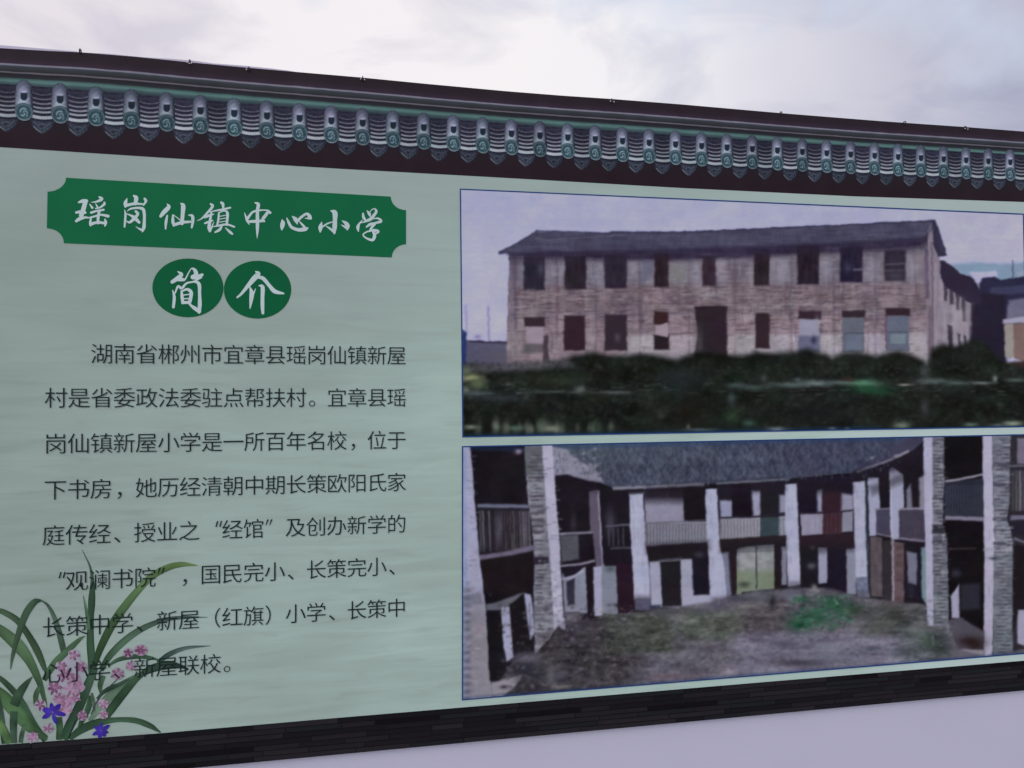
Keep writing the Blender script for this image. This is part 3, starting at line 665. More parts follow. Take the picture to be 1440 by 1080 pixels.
# ------------------------------------------------------------------ body text (built-in font)
m_text = flat_mat('dark_text_print', (34, 41, 43), 0.2, 20)
gcache = {}; gmesh = {}
def glyph(ch):
    if ch in '“”' and ch not in gcache:
        V_, F_ = [], []
        for q in (0.0, 0.17):
            k = len(V_); b_, t_ = (0.06, 0.03) if ch == '“' else (0.03, 0.07)
            V_ += [(q + 0.06, 0.50), (q + 0.06 + b_, 0.50), (q + 0.15 + t_ * 0.4 + 0.03, 0.78), (q + 0.15 - 0.02, 0.78)]; F_.append((k, k + 1, k + 2, k + 3))
        gcache[ch] = (V_, F_)
    if ch not in gcache:
        cu = bpy.data.curves.new('glyph', 'FONT'); cu.body = ch; cu.offset = -0.006; cu.resolution_u = 3
        o = bpy.data.objects.new('glyph', cu); col.objects.link(o)
        bpy.context.view_layer.update()
        dg = bpy.context.evaluated_depsgraph_get()
        me = bpy.data.meshes.new_from_object(o.evaluated_get(dg))
        gcache[ch] = ([tuple(v.co[:2]) for v in me.vertices], [tuple(p.vertices) for p in me.polygons])
        bpy.data.objects.remove(o); bpy.data.curves.remove(cu); bpy.data.meshes.remove(me)
    return gcache[ch]
LINES = [('\u3000\u3000湖南省郴州市宜章县瑶岗仙镇新屋', (63, 497.5), (571.5, 500.5)),
         ('村是省委政法委驻点帮扶村。宜章县瑶', (63, 560), (571.5, 559.5)),
         ('岗仙镇新屋小学是一所百年名校，位于', (62.5, 624.5), (571.5, 619)),
         ('下书房，她历经清朝中期长策欧阳氏家', (62, 689.5), (571.5, 678)),
         ('庭传经、授业之“经馆”及创办新学的', (59.5, 753.8), (571.5, 736.5)),
         ('“观澜书院”，国民完小、长策完小、', (59.5, 819), (571.5, 795.2)),
         ('长策中学、新屋（红旗）小学、长策中', (59.5, 883), (571.5, 854.2)),
         ('心小学、新屋联校。', (59.5, 947.5), (326, 932))]
PUN = {'“': 0.62, '”': 0.0}
ULEFT = float(np.mean([UV(*l[1])[0] for l in LINES[:7]])); URIGHT = float(np.mean([UV(*l[2])[0] for l in LINES[:7]]))
cell = (URIGHT - ULEFT) / 17
EM = cell * 1.04
for li, (s_, a, b_) in enumerate(LINES):
    ua, va = UV(*a); ub, vb = UV(*b_)
    ua = float(ua)
    line = bpy.data.objects.new('text_line', None); col.objects.link(line); line.parent = banner
    cw = (float(ub) - ua) / len(s_) if len(s_) >= 17 else cell
    for i, ch in enumerate(s_):
        if ch == '\u3000': continue
        gv, gf = glyph(ch)
        xs = [q[0] for q in gv]
        if ch in '“”、。，（）':
            shift = PUN.get(ch, None)
            x0 = ua + i * cw + (shift * EM if shift is not None else 0.0) + (0.06 * EM if ch in '、，。' else 0)
            x0 += -0.04 * EM if ch == '（' else 0
        else: x0 = ua + i * cw + (cw - EM) / 2
        tt = (i + 0.5) * cw / (float(ub) - ua)
        zc_ = float(va) * (1 - tt) + float(vb) * tt - BASE
        dy = 0.02 if ch in '“”' else (-0.01 if ch in '，、' else 0.0)
        if ch not in gmesh:
            gmesh[ch] = mesh_of('character', [(x * EM, 0, (y - 0.36 + dy) * EM) for x, y in gv], gf); gmesh[ch].materials.append(m_text)
        link('character', gmesh[ch], None, line, loc=(x0, -0.0032, zc_))

# ------------------------------------------------------------------ orchid painting, bottom left
orchid = link('orchid_painting', mesh_of('soft_wash', [P3(x, y, 0.0008) for x, y in [(95, 905), (112, 915), (118, 960), (104, 1012), (84, 1016), (72, 985), (78, 945)]], [tuple(range(7))[::-1]]), flat_mat('pink_wash_print', (150, 148, 154), 0.15, 12), banner, 'painted orchid with arching green leaves, pink and violet flowers')
LEAF = [  # points (x, y, width), colour at base, colour at tip
 ([(130,955,10),(129,930,11),(127,900,10.5),(128,868,8),(129,845,10),(130,818,5.5),(127,798,3),(121,784,1.6),(115,772,0.5)], (58,82,62), (82,108,86)),
 ([(125,885,5),(122,862,4.5),(119,846,2.5),(117,837,0.6)], (86,118,84), (110,132,112)),
 ([(132,940,6),(141,912,10),(158,878,11.5),(176,852,11.5),(196,828,9.5),(214,810,9.5),(236,798,9),(256,793.5,7),(278,795,1)], (58,84,60), (128,158,96)),
 ([(142,942,7),(156,920,9.5),(180,897,9.5),(206,881,8),(234,871,6),(262,868,4),(292,868,0.7)], (70,98,70), (98,118,108)),
 ([(152,936,3),(168,927,6),(192,923,6.5),(212,925,5),(226,929,1)], (76,104,80), (66,92,72)),
 ([(222,932,6),(238,920,7),(262,911,5),(296,908,0.6)], (62,86,74), (96,114,108)),
 ([(196,950,6),(214,940,11),(236,935,12),(254,937,6),(266,941,1)], (62,84,66), (56,74,66)),
 ([(126,1014,5),(144,990,11),(166,968,12),(186,953,5),(200,944,1)], (112,138,112), (98,124,96)),
 ([(147,1012,8),(158,995,12),(176,972,11.5),(194,952,9),(212,942,4)], (62,88,64), (68,92,70)),
 ([(98,1041,6),(114,1026,11),(138,1016,11),(164,1012,7),(190,1013,8),(210,1020,8),(226,1031,2)], (62,90,66), (76,102,80)),
 ([(-12,878,12),(6,890,15),(26,908,18),(42,930,13),(55,958,9),(63,985,5),(66,992,1)], (92,118,84), (78,108,76)),
 ([(-10,856,5),(6,861,8),(24,872,9),(38,890,9),(52,914,10),(62,938,7),(64,946,1)], (76,98,74), (66,88,64)),
 ([(15,941,1),(18,922,5),(26,892,8),(36,864,10),(48,847,9),(58,844,3)], (84,106,84), (62,86,66)),
 ([(58,844,2),(68,852,4),(78,872,6.5),(86,900,8.5),(90,918,8)], (84,106,92), (78,102,80)),
 ([(62,956,7),(76,934,10),(96,914,9),(112,899,5),(120,894,1)], (74,102,72), (96,124,92)),
 ([(90,1046,10),(97,1022,13),(112,992,13),(124,962,12),(134,938,9)], (58,86,64), (64,88,70)),
 ([(-10,946,5),(10,962,8),(30,986,9),(46,1016,10),(64,1042,8)], (70,96,72), (62,88,66)),
 ([(-14,966,16),(8,984,20),(30,1008,20),(50,1028,14),(66,1038,7)], (98,132,84), (70,100,72)),
 ([(20,992,13),(28,974,12),(38,960,7),(46,951,1)], (60,84,64), (74,98,78)),
 ([(20,1000,11),(19,1022,10),(20,1046,8)], (64,88,68), (74,96,78)),
 ([(-4,974,8),(2,1010,9),(6,1046,7)], (70,92,78), (66,88,72)),
 ([(-8,1010,14),(4,1026,13),(14,1047,9)], (110,142,88), (92,124,80)),
 ([(35,1018,4),(31,1032,6),(29,1045,6)], (82,106,82), (70,94,74)),
 ([(50,992,5),(51,976,7),(58,962,4)], (78,104,76), (76,102,78)),
 ([(83,1008,9),(84,1024,9),(83,1042,8)], (66,94,66), (72,100,72)),
 ([(128,978,6),(124,996,8),(116,1012,7),(110,1026,3)], (64,92,66), (62,90,66)),
 ([(146,950,6),(141,962,7),(142,975,3)], (76,102,78), (66,92,70)),
 ([(129,974,3),(131,986,5),(133,1000,2)], (84,108,84), (84,108,84)),
 ([(96,1040,1.2),(103,1022,1.6),(107,1012,1)], (44,50,50), (44,50,50)),
 ([(128,1004,1),(138,984,1.8),(150,970,1.6),(166,954,1)], (70,60,84), (60,66,70)),
 ([(136,982,2),(150,970,6),(168,962,5),(182,955,1)], (54,78,64), (66,88,72)),
]
for i, (pts, c0, c1) in enumerate(LEAF):
    pts = [(x, min(y, 1046 - 0.0715 * x), w) for x, y, w in pts]
    V, F, T_ = ribbon(pts, 0.0009 + 0.00004 * i, caps=False, across=4)
    tt = T_[:, :1]; jj = T_[:, 1:]
    wob = 1 + 0.10 * np.sin(9 * tt + i * 1.7) 
    cc = (np.array(c0) * (1 - tt) + np.array(c1) * tt) * (1 + 0.16 * (jj - 0.5) * (1 if i % 2 else -1)) * wob
    cc = cc * (1 - 0.10 * (np.abs(jj - 0.5) > 0.4))
    cc = cc * (1 + 0.09 * Paint.nz(tt[:, 0] * 100 + i * 31, jj[:, 0] * 10, 9, 3, 700 + i)[:, None])
    gm = cc.mean(1, keepdims=True); cc = (gm + (cc - gm) * 1.0) * 0.83
    link('leaf', mesh_of('leaf', V, F, alb(cc)), m_ink, orchid)
rs = random.Random(8)
def floret(x, y, r, n, c_out, c_in, k, ang0=None, base=None):
    V, F, Cc = [], [], []
    a0 = rs.uniform(0, 6.28) if ang0 is None else ang0
    if base:
        kk0 = len(V)
        pts = [(x + math.cos(t_ * 6.283 / 10) * r * rs.uniform(0.75, 1.1), y + math.sin(t_ * 6.283 / 10) * r * rs.uniform(0.7, 1.05)) for t_ in range(10)]
        V += [P3(a, b_, 0.0021 + k * 0.00003) for a, b_ in pts]; F.append(tuple(range(kk0, kk0 + 10))[::-1]); Cc += [base] * 10
    for i in range(n):
        a = a0 + i * 6.283 / n + rs.uniform(-0.2, 0.2); rr_ = r * rs.uniform(0.75, 1.1); wd = r * rs.uniform(0.34, 0.5)
        ex, ey = math.cos(a), math.sin(a) * 0.9
        v, f, T_ = ribbon([(x + ex * r * 0.08, y + ey * r * 0.08, wd * 0.3), (x + ex * rr_ * 0.5, y + ey * rr_ * 0.5, wd), (x + ex * rr_ * 0.85, y + ey * rr_ * 0.85, wd * 0.8), (x + ex * rr_ * 1.1, y + ey * rr_ * 1.1, 0.5)], 0.0022 + k * 0.00003 + i * 0.00002, caps=False, across=2)
        kk_ = len(V); V += v; F += [tuple(q + kk_ for q in ff) for ff in f]
        tt = T_[:, :1]; tint = rs.uniform(0.88, 1.12)
        Cc += list((np.array(c_in) * (1 - tt) + np.array(c_out) * tt) * tint)
    link('flower', mesh_of('flower', V, F, alb(np.array(Cc))), m_ink, orchid)
PINK = [(104,921,9),(87,937,9),(114,938,9),(93,949,11),(106,957,10),(77,967,11),(100,969,11),(112,966,8),(84,982,10),(95,984,10),(106,980,8),(92,997,10),(57,991,9),(68,1024,8),(46,1036,9),(116,1006,8),(198,914,9),(180,918,8),(184,936,8),(166,947,10),(146,1004,7),(146,990,8)]
for k, (x, y, r) in enumerate(PINK):
    if y < 1040 - 0.07 * x:
        floret(x, y, r, rs.choice([5, 5, 6]), rs.choice([(118,80,100),(132,94,114),(104,70,88),(144,108,126)]), rs.choice([(98,62,84),(150,118,138),(126,90,112)]), k, base=rs.choice([(150,142,148),(154,142,150),(144,128,138)]))
floret(74, 1001, 17, 6, (52,40,128), (74,56,150), 24, 0.25)
floret(142, 1027, 13, 7, (50,42,122), (66,50,138), 25, 0.1)

# ------------------------------------------------------------------ photograph prints
m_line = flat_mat('blue_outline_print', (38, 62, 108), 0.1, 8)
def frame_part(corners, w, off, parent):
    a = np.array(corners, float); c = a.mean(0)
    ins = []
    for i in range(4):
        x, y = a[i]; ins.append((x + (w if x < c[0] else -w), y + (w if y < c[1] else -w)))
    V = [P3(x, y, off) for x, y in a] + [P3(x, y, off) for x, y in ins]
    F = [(i, 4 + i, 4 + (i + 1) % 4, (i + 1) % 4) for i in range(4)]
    return link('outline', mesh_of('outline', V, F), m_line, parent)

# --- upper photograph: long two-storey school behind a hedge
Q1 = [(646.5, 265.3), (1439.5, 300.5), (1446, 600.5), (650, 615)]
X, Y = grid_quad(Q1[0], Q1[1], Q1[2], Q1[3], 1.3)
p = Paint(X, Y, (170, 167, 198), 0); p.warp(0.8)
N1 = ['pictured_sky', 'pictured_shed', 'pictured_outbuilding', 'pictured_roof', 'pictured_wall', 'pictured_window', 'pictured_door', 'pictured_hedge', 'pictured_side_wing', 'pictured_hill']
full = np.ones(X.shape, bool)
k = np.clip((Y - 270) / 200, 0, 1)[..., None]
p.C = np.array((161, 161, 192.)) * (1 - k) + np.array((169, 167, 200.)) * k
k = np.clip((X - 1240) / 200, 0, 1)[..., None] * 0.6
p.C = p.C * (1 - k) + np.array((170, 165, 196.)) * k
p.grain(full, 3.5, 70, 30, 1, (1, 1, 0.4)); p.grain(full, 2, 26, 14, 2); p.grain(full, 1.5, 40, 3, 77)
p.blob(720, 300, 60, 40, (160, 160, 180), 0.4)
p.line([(655, 428), (656, 476)], 3, (140, 134, 168), 0.7, 3); p.line([(686.5, 430), (687.5, 480)], 3, (128, 122, 156), 0.8, 2.5); p.blob(672, 474, 5, 3, (120, 112, 146), .8)
p.poly([(650, 477), (664, 479), (716, 481), (716, 516), (650, 516)], (82, 80, 100), 2, 1); p.line([(660, 480), (716, 482)], 3, (52, 46, 66), .9, 2)
p.poly([(649, 463), (656, 468), (655, 512), (649, 512)], (44, 56, 98), 3, 1); p.line([(716, 482), (716, 512)], 2, (116, 108, 128), .6)
# far hill and outbuildings at the right
p.poly([(1338, 372), (1370, 369), (1410, 371), (1450, 368), (1450, 400), (1376, 402), (1355, 390)], (122, 142, 162), 6, 9)
p.poly([(1362, 383), (1400, 381), (1402, 389), (1380, 397), (1374, 399), (1368, 391)], (164, 162, 192), 3, 0); p.blob(1435, 385, 8, 4, (150, 158, 172), .8)
p.poly([(1377, 402), (1380, 391), (1398, 389), (1408, 394), (1420, 391), (1450, 388), (1450, 470), (1377, 470)], (46, 45, 68), 3, 2)
p.line([(1423.5, 366), (1424.5, 392)], 2.4, (84, 88, 114), .9)
p.poly([(1392, 405), (1450, 400), (1450, 412), (1392, 416)], (62, 62, 88), 5, 2)
p.poly([(1418, 422), (1450, 418), (1450, 450), (1414, 450)], (104, 100, 122), 6, 2)
p.poly([(1374, 410), (1414, 415), (1416, 520), (1370, 520)], (42, 38, 52), 6, 2)
p.poly([(1410, 449), (1450, 444), (1450, 454), (1410, 455)], (152, 148, 168), 3, 2)
p.poly([(1412, 455), (1426, 455), (1427, 500), (1420, 506), (1413, 500)], (142, 136, 130), 3, 2)
p.poly([(1425, 456), (1450, 452), (1450, 512), (1425, 504)], (118, 98, 94), 3, 2); p.poly([(1400, 512), (1450, 506), (1450, 536), (1400, 532)], (58, 48, 46), 6, 2)
# side wing
p.poly([(1316, 362), (1326, 372), (1342, 390), (1362, 412), (1378, 428), (1372, 490), (1300, 520), (1300, 380)], (138, 128, 138), 2, 8)
m = p.I == 8
p.grain(m, 12, 4, 26, 14); p.grain(m, 8, 8, 6, 15)
p.poly([(1318, 366), (1326, 366), (1343, 377), (1350, 384), (1366, 390), (1374, 400), (1380, 412), (1377, 446), (1366, 428), (1350, 418), (1340, 410), (1328, 404), (1322, 385)], (50, 42, 60), 2.5, 3)
for x0, y0, x1, y1 in [(1326, 400, 1331, 423), (1334, 406, 1340, 428), (1343, 412, 1348.5, 436), (1351, 416, 1357, 452), (1364, 424, 1370, 455), (1332, 456, 1339, 488), (1346, 468, 1350, 488), (1354, 470, 1358, 486)]:
    p.poly([(x0, y0), (x1, y0 + 3), (x1 + 1, y1), (x0 + 2, y1)], (62, 54, 68), 3, 5)
p.poly([(1368, 430), (1382, 425), (1384, 500), (1362, 500), (1364, 470)], (44, 38, 54), 8, 2)
p.blob(1350, 445, 10, 18, (160, 152, 156), .5)
# front wall
p.poly([(716, 352), (840, 350), (1040, 344), (1240, 336), (1306, 330), (1311, 316), (1320, 362), (1316, 420), (1310, 516), (1240, 512), (1000, 512), (712, 520), (714, 430)], (113, 104, 114), 1.8, 4)
m = p.I == 4
yy = Y + (X - 716) * 0.008
kk1 = np.clip((yy - 398) / 8, 0, 1) * np.clip((446 - yy) / 8, 0, 1)
kk2 = np.clip((yy - 440) / 10, 0, 1)
kk3 = np.clip((yy - 471) / 5, 0, 1) * np.clip((X - 860) / 30, 0, 1)
for kq, c in ((kk1, (115, 101, 108)), (kk2, (129, 113, 120)), (kk3, (150, 142, 149))):
    q = (kq * m)[..., None]; p.C = p.C * (1 - q) + np.array(c, float) * q
p.grain(m, 13, 16, 30, 41, (1, .9, .8)); p.grain(m, 9, 5, 12, 42); p.grain(m, 8, 14, 2.6, 43)
lowm = m & (yy > 400)
p.C[lowm] -= (7 * (np.sin(yy[lowm] * 2 * math.pi / 4.6) > 0.25) * (0.6 + 0.6 * Paint.nz(X[lowm], Y[lowm], 25, 6, 44)))[:, None]
p.grain(lowm, 8, 4.5, 3.5, 45, (1, .8, .8))
for x in (724, 783, 837, 899, 968, 1033, 1112, 1172, 1230): p.line([(x, 360), (x + 1, 500)], 3.5, (82, 74, 86), .4, 3)
for x, y0, y1, w, c, a in [(724, 352, 480, 5, (84, 74, 98), .5), (718, 352, 515, 3, (106, 100, 120), .5), (783, 402, 470, 4, (104, 86, 98), .6), (752 + 30, 360, 400, 3, (96, 90, 104), .4), (837, 362, 470, 3, (98, 88, 102), .5), (900, 390, 470, 7, (96, 82, 94), .55), (907, 362, 400, 12, (106, 108, 124), .5), (968, 395, 440, 6, (98, 82, 92), .55), (1033, 380, 440, 6, (100, 84, 88), .5), (1112, 370, 440, 5, (100, 96, 108), .4), (1172, 380, 440, 4, (98, 84, 98), .5), (1230, 350, 440, 4, (96, 88, 106), .5)]:
    p.line([(x, y0), (x + 1, y1)], w, c, a, 4)
for x, w in [(735, 6), (775, 8), (790, 5), (835, 10), (845, 8), (890, 10), (960, 14), (978, 7), (1012, 6), (1088, 20), (1100, 8), (1162, 10), (1226, 10), (1280, 8)]:
    p.blob(x, 378, w, 22, (138, 136, 150), .5)
p.blob(955, 382, 14, 16, (112, 116, 108), .6); p.blob(998, 412, 24, 8, (150, 142, 148), .7); p.blob(1016, 386, 9, 18, (144, 132, 138), .7)
for x, y, rx, ry, c in [(830, 475, 8, 18, (158, 146, 148)), (895, 484, 14, 12, (158, 152, 154)), (860, 480, 4, 18, (150, 136, 142)), (955, 485, 16, 12, (162, 146, 154)), (1032, 480, 9, 18, (158, 146, 150)), (1100, 480, 16, 14, (162, 152, 162)), (1168, 482, 12, 14, (160, 154, 156)), (1230, 482, 12, 14, (156, 146, 164)), (1290, 480, 10, 22, (158, 148, 154)), (725, 480, 10, 22, (132, 124, 126)), (785, 487, 16, 12, (146, 132, 138)), (1066 - 20, 445, 10, 6, (146, 132, 134)), (1130, 429, 40, 2.5, (146, 138, 144)), (1076, 431, 20, 2, (150, 144, 148)), (975, 432, 12, 3, (150, 140, 150))]:
    p.blob(x, y, rx, ry, c, .65)
for x in (1200, 1225, 1262, 1150, 990, 930): p.specks(x - 18, 408, x + 18, 470, 14, [(98, 76, 86), (156, 136, 144), (110, 84, 92)], .8, 2.2, x, .5)
p.specks(716, 440, 1300, 500, 160, [(104, 86, 96), (166, 150, 156), (112, 92, 98)], .8, 2.2, 5, .45)
p.line([(940, 470), (975, 470.5)], 1.6, (92, 74, 88), .8); p.line([(941, 476), (970, 476)], 3, (158, 144, 152), .7); p.line([(1040, 470), (1300, 466)], 1.5, (118, 98, 108), .6)
p.dashes(718, 404, 1290, 470, 620, [(76, 62, 70), (86, 72, 78), (148, 134, 138), (98, 80, 82), (78, 70, 82)], 4, 20, 1.4, 301, .7, slope=-.006, only=(4,))
p.dashes(718, 364, 1290, 402, 220, [(84, 80, 96), (150, 148, 160), (98, 88, 98)], 3, 12, 1.3, 302, .5, only=(4,))
p.dashes(718, 362, 1290, 490, 150, [(80, 68, 84), (92, 78, 88), (150, 142, 152)], 8, 30, 1.8, 303, .4, vert=True, only=(4,))
p.dashes(718, 470, 1290, 500, 160, [(112, 96, 104), (170, 162, 166), (96, 84, 92)], 3, 12, 1.4, 304, .5, only=(4,))
# corner face and gable
p.poly([(1300, 345), (1308, 320), (1312, 313), (1319, 352), (1322, 372), (1318, 440), (1312, 512), (1304, 512)], (126, 116, 128), 3, 4)
p.line([(1302, 350), (1304, 420)], 5, (84, 74, 92), .8, 4, 5); p.line([(1310, 340), (1312, 500)], 2, (92, 78, 90), .8); p.line([(1307, 430), (1308, 500)], 5, (94, 78, 86), .6, 4); p.line([(1316, 370), (1314, 480)], 4, (150, 138, 150), .5, 3)
# roof, deep eave shade, verge
p.poly([(712, 352), (840, 350), (1040, 344), (1150, 341), (1240, 337), (1300, 333), (1298, 348), (1240, 352), (1150, 356), (1040, 362), (960, 366), (840, 365), (720, 362)], (56, 49, 68), 7, 3)
p.poly([(700.5, 354.5), (718, 345.5), (738, 334), (751.5, 326), (753, 323), (756, 326), (780, 326), (820, 327.5), (852, 327), (860, 325), (940, 325.5), (975, 325), (990, 323.5), (1000, 324), (1040, 321.5), (1105, 319.5), (1112, 318.5), (1180, 316), (1240, 312.5), (1262, 311.5), (1314, 309.3), (1314, 318), (1306, 330), (1300, 337), (1240, 340), (1150, 344), (1040, 349), (940, 352.5), (840, 354.5), (740, 355.5), (712, 357), (701.5, 358)], (73, 71, 90), 1.8, 3)
m = (p.I == 3) & (X < 1316)
p.grain(m, 6, 30, 2.2, 51); p.grain(m, 5, 12, 7, 52, (1, 1, 1.2)); p.grain(m, 4, 2.6, 8, 53)
p.line([(753, 324.5), (843, 327.5), (980, 326), (1112, 320), (1240, 314), (1314, 311)], 2.2, (54, 52, 72), .8)
p.line([(712, 356.5), (850, 354), (1040, 348.5), (1240, 339.5), (1300, 336)], 5, (54, 48, 68), .75, 5)
p.line([(752, 334), (768, 338), (842, 333), (880, 330)], 1.6, (96, 92, 110), .7); p.line([(702, 356), (720, 346.5), (750, 328.5)], 2.4, (60, 56, 74), .7)
p.poly([(1306, 318), (1311, 313), (1307, 330), (1300, 345), (1295, 346)], (96, 90, 108), 3, 4)
p.poly([(1311, 311), (1315, 309), (1320, 322), (1327, 344), (1331.5, 360), (1318, 361), (1312, 342)], (54, 50, 70), 2, 3)
p.line([(1318, 330), (1327, 357)], 3, (68, 64, 84), .6, 3)
# upper windows
for x0, y0, x1, y1, c in [(736.5, 361, 766, 408, (46, 43, 56)), (794, 360, 824, 407, (47, 40, 50)), (850, 358, 881, 406, (50, 43, 56)), (920, 356, 940, 404, (48, 39, 46)), (987, 360, 1006.5, 402, (56, 45, 55)), (1060.5, 356, 1081.5, 401.5, (48, 40, 47)), (1121, 346, 1151.5, 400, (45, 37, 47)), (1181, 348, 1212.5, 397, (41, 36, 54)), (1243, 352, 1273, 395, (52, 45, 58))]:
    p.rect(x0, y0, x1, y1, c, soft=4.2, ident=5)
m = p.I == 5; p.grain(m, 5, 3, 14, 61); p.grain(m, 4, 14, 8, 62, (1, .6, .9))
p.blob(760, 378, 4, 12, (74, 72, 88), .7); p.line([(1244, 372), (1272, 371)], 2, (92, 86, 100), .8, 3); p.line([(1244, 381), (1272, 380)], 2, (88, 82, 96), .7, 3); p.blob(1258, 388, 12, 6, (72, 68, 80), .8); p.blob(1192, 377, 6, 6, (68, 68, 90), .8); p.line([(1199, 379.5), (1214, 379)], 3, (112, 110, 128), .7, 3)
p.poly([(920, 366), (905, 366), (902, 400), (918, 384)], (98, 96, 116), 5, 4, .7)
yr = np.interp(X, [712, 1040, 1300], [357, 349, 339]); kd = np.clip(1 - (Y - yr) / 20, 0, 1) * np.isin(p.I, (4, 5)) * (X < 1304) * .8
p.C = p.C * (1 - kd[..., None]) + np.array((46, 40, 56.)) * kd[..., None]
# lower windows
LW = [(737, 446, 766, 459, (56, 43, 53)), (793, 443.5, 822.5, 493, (54, 40, 49)), (850, 442, 881, 493, (54, 45, 54)), (919, 438, 940, 457, (58, 40, 45)), (919, 471, 941, 491.5, (46, 38, 44)), (1062, 440, 1082, 490, (54, 42, 48)), (1122.5, 437, 1154.5, 449, (58, 44, 54)), (1184, 436.5, 1216, 447, (54, 43, 51)), (1245, 433.5, 1279, 444.5, (56, 42, 51))]
for x0, y0, x1, y1, c in LW: p.rect(x0, y0, x1, y1, c, soft=3.6, ident=5)
p.rect(740, 460, 764, 484, (146, 130, 141), soft=2.5, ident=5); p.rect(737, 484, 766, 496, (98, 90, 96), soft=5, ident=4); p.poly([(764, 472), (771, 470), (772, 512), (763, 512)], (74, 62, 70), 3, 5); p.blob(742, 492, 5, 6, (76, 84, 82), .7)
p.poly([(922, 459), (939, 454), (939, 474), (921, 471)], (152, 132, 142), 2, 5)
p.blob(868, 475, 4, 6, (88, 84, 92), .7)
p.rect(1124, 449, 1152, 472, (138, 137, 156), soft=3, ident=5); p.rect(1122, 472, 1153, 496, (98, 98, 120), soft=5, ident=5); p.blob(1143.5, 478, 4, 6, (46, 46, 72), .9); p.blob(1148, 456, 3, 12, (134, 134, 140), .7); p.blob(1154, 465, 3, 5, (80, 72, 84), .8)
p.rect(1184, 447, 1215, 496, (96, 98, 108), soft=3, ident=5); p.rect(1190, 470, 1212, 492, (100, 106, 122), soft=3, ident=5); p.line([(1186, 469), (1215, 468.5)], 1.8, (72, 76, 86), .8)
p.rect(1246, 444.5, 1278, 494, (96, 100, 116), soft=3, ident=5); p.line([(1248, 467), (1276, 467)], 2, (76, 80, 96), .8); p.rect(1252, 470, 1273, 483, (112, 124, 132), soft=3, ident=5); p.line([(1246, 445), (1246, 490)], 2.4, (100, 74, 92), .8)
p.poly([(976.5, 431.5), (1022, 430.5), (1023, 512), (974, 512), (981, 470)], (48, 41, 48), 4, 6); p.line([(977, 433), (1022, 432)], 3, (48, 36, 46), .9); p.blob(983, 488, 6, 24, (90, 84, 92), .55); p.blob(1010, 460, 14, 26, (54, 38, 50), .6)
# hedges and weeds
top = [(648, 512), (672, 512), (700, 514), (730, 516), (762, 512), (790, 507), (808, 500), (835, 496), (858, 500), (880, 500), (900, 497), (926, 500), (950, 506), (968, 500), (984, 494), (1015, 498), (1045, 500), (1062, 494), (1090, 497), (1118, 494), (1135, 490), (1160, 498), (1170, 503), (1185, 496), (1205, 495), (1232, 500), (1262, 494), (1280, 498), (1296, 506), (1303, 512), (1310, 490), (1325, 484), (1345, 486), (1366, 478), (1384, 478), (1396, 496), (1412, 510), (1450, 520)]
p.poly(top + [(1450, 620), (648, 620)], (35, 38, 37), 12, 7)
m = (p.I == 7) | (Y > 520)
for sx, sy, a_, tint, sd_ in [(50, 18, 6, (.7, 1, .8), 71), (16, 10, 5, (.8, 1, .9), 72), (5, 4.5, 3.5, (1, 1, 1), 73)]: p.grain(m, a_, sx, sy, sd_, tint)
p.C[m] = np.clip(p.C[m], 20, 255)
p.poly([(650, 514), (720, 508), (800, 506), (810, 516), (690, 524), (650, 522)], (84, 82, 90), 10, 7, .8)
p.blob(700, 500, 22, 8, (88, 84, 94), .7)
p.specks(652, 508, 1445, 545, 900, [(52, 58, 54), (24, 25, 26), (62, 66, 62), (30, 36, 32), (44, 42, 40)], .9, 2.6, 311, .5)
p.specks(652, 553, 1445, 598, 1000, [(50, 58, 52), (22, 23, 25), (60, 66, 60), (28, 34, 30), (42, 40, 38)], .9, 3.0, 312, .45)
p.dashes(652, 538, 1445, 556, 160, [(74, 84, 80), (52, 60, 58), (92, 98, 94)], 4, 16, 1.6, 313, .4)
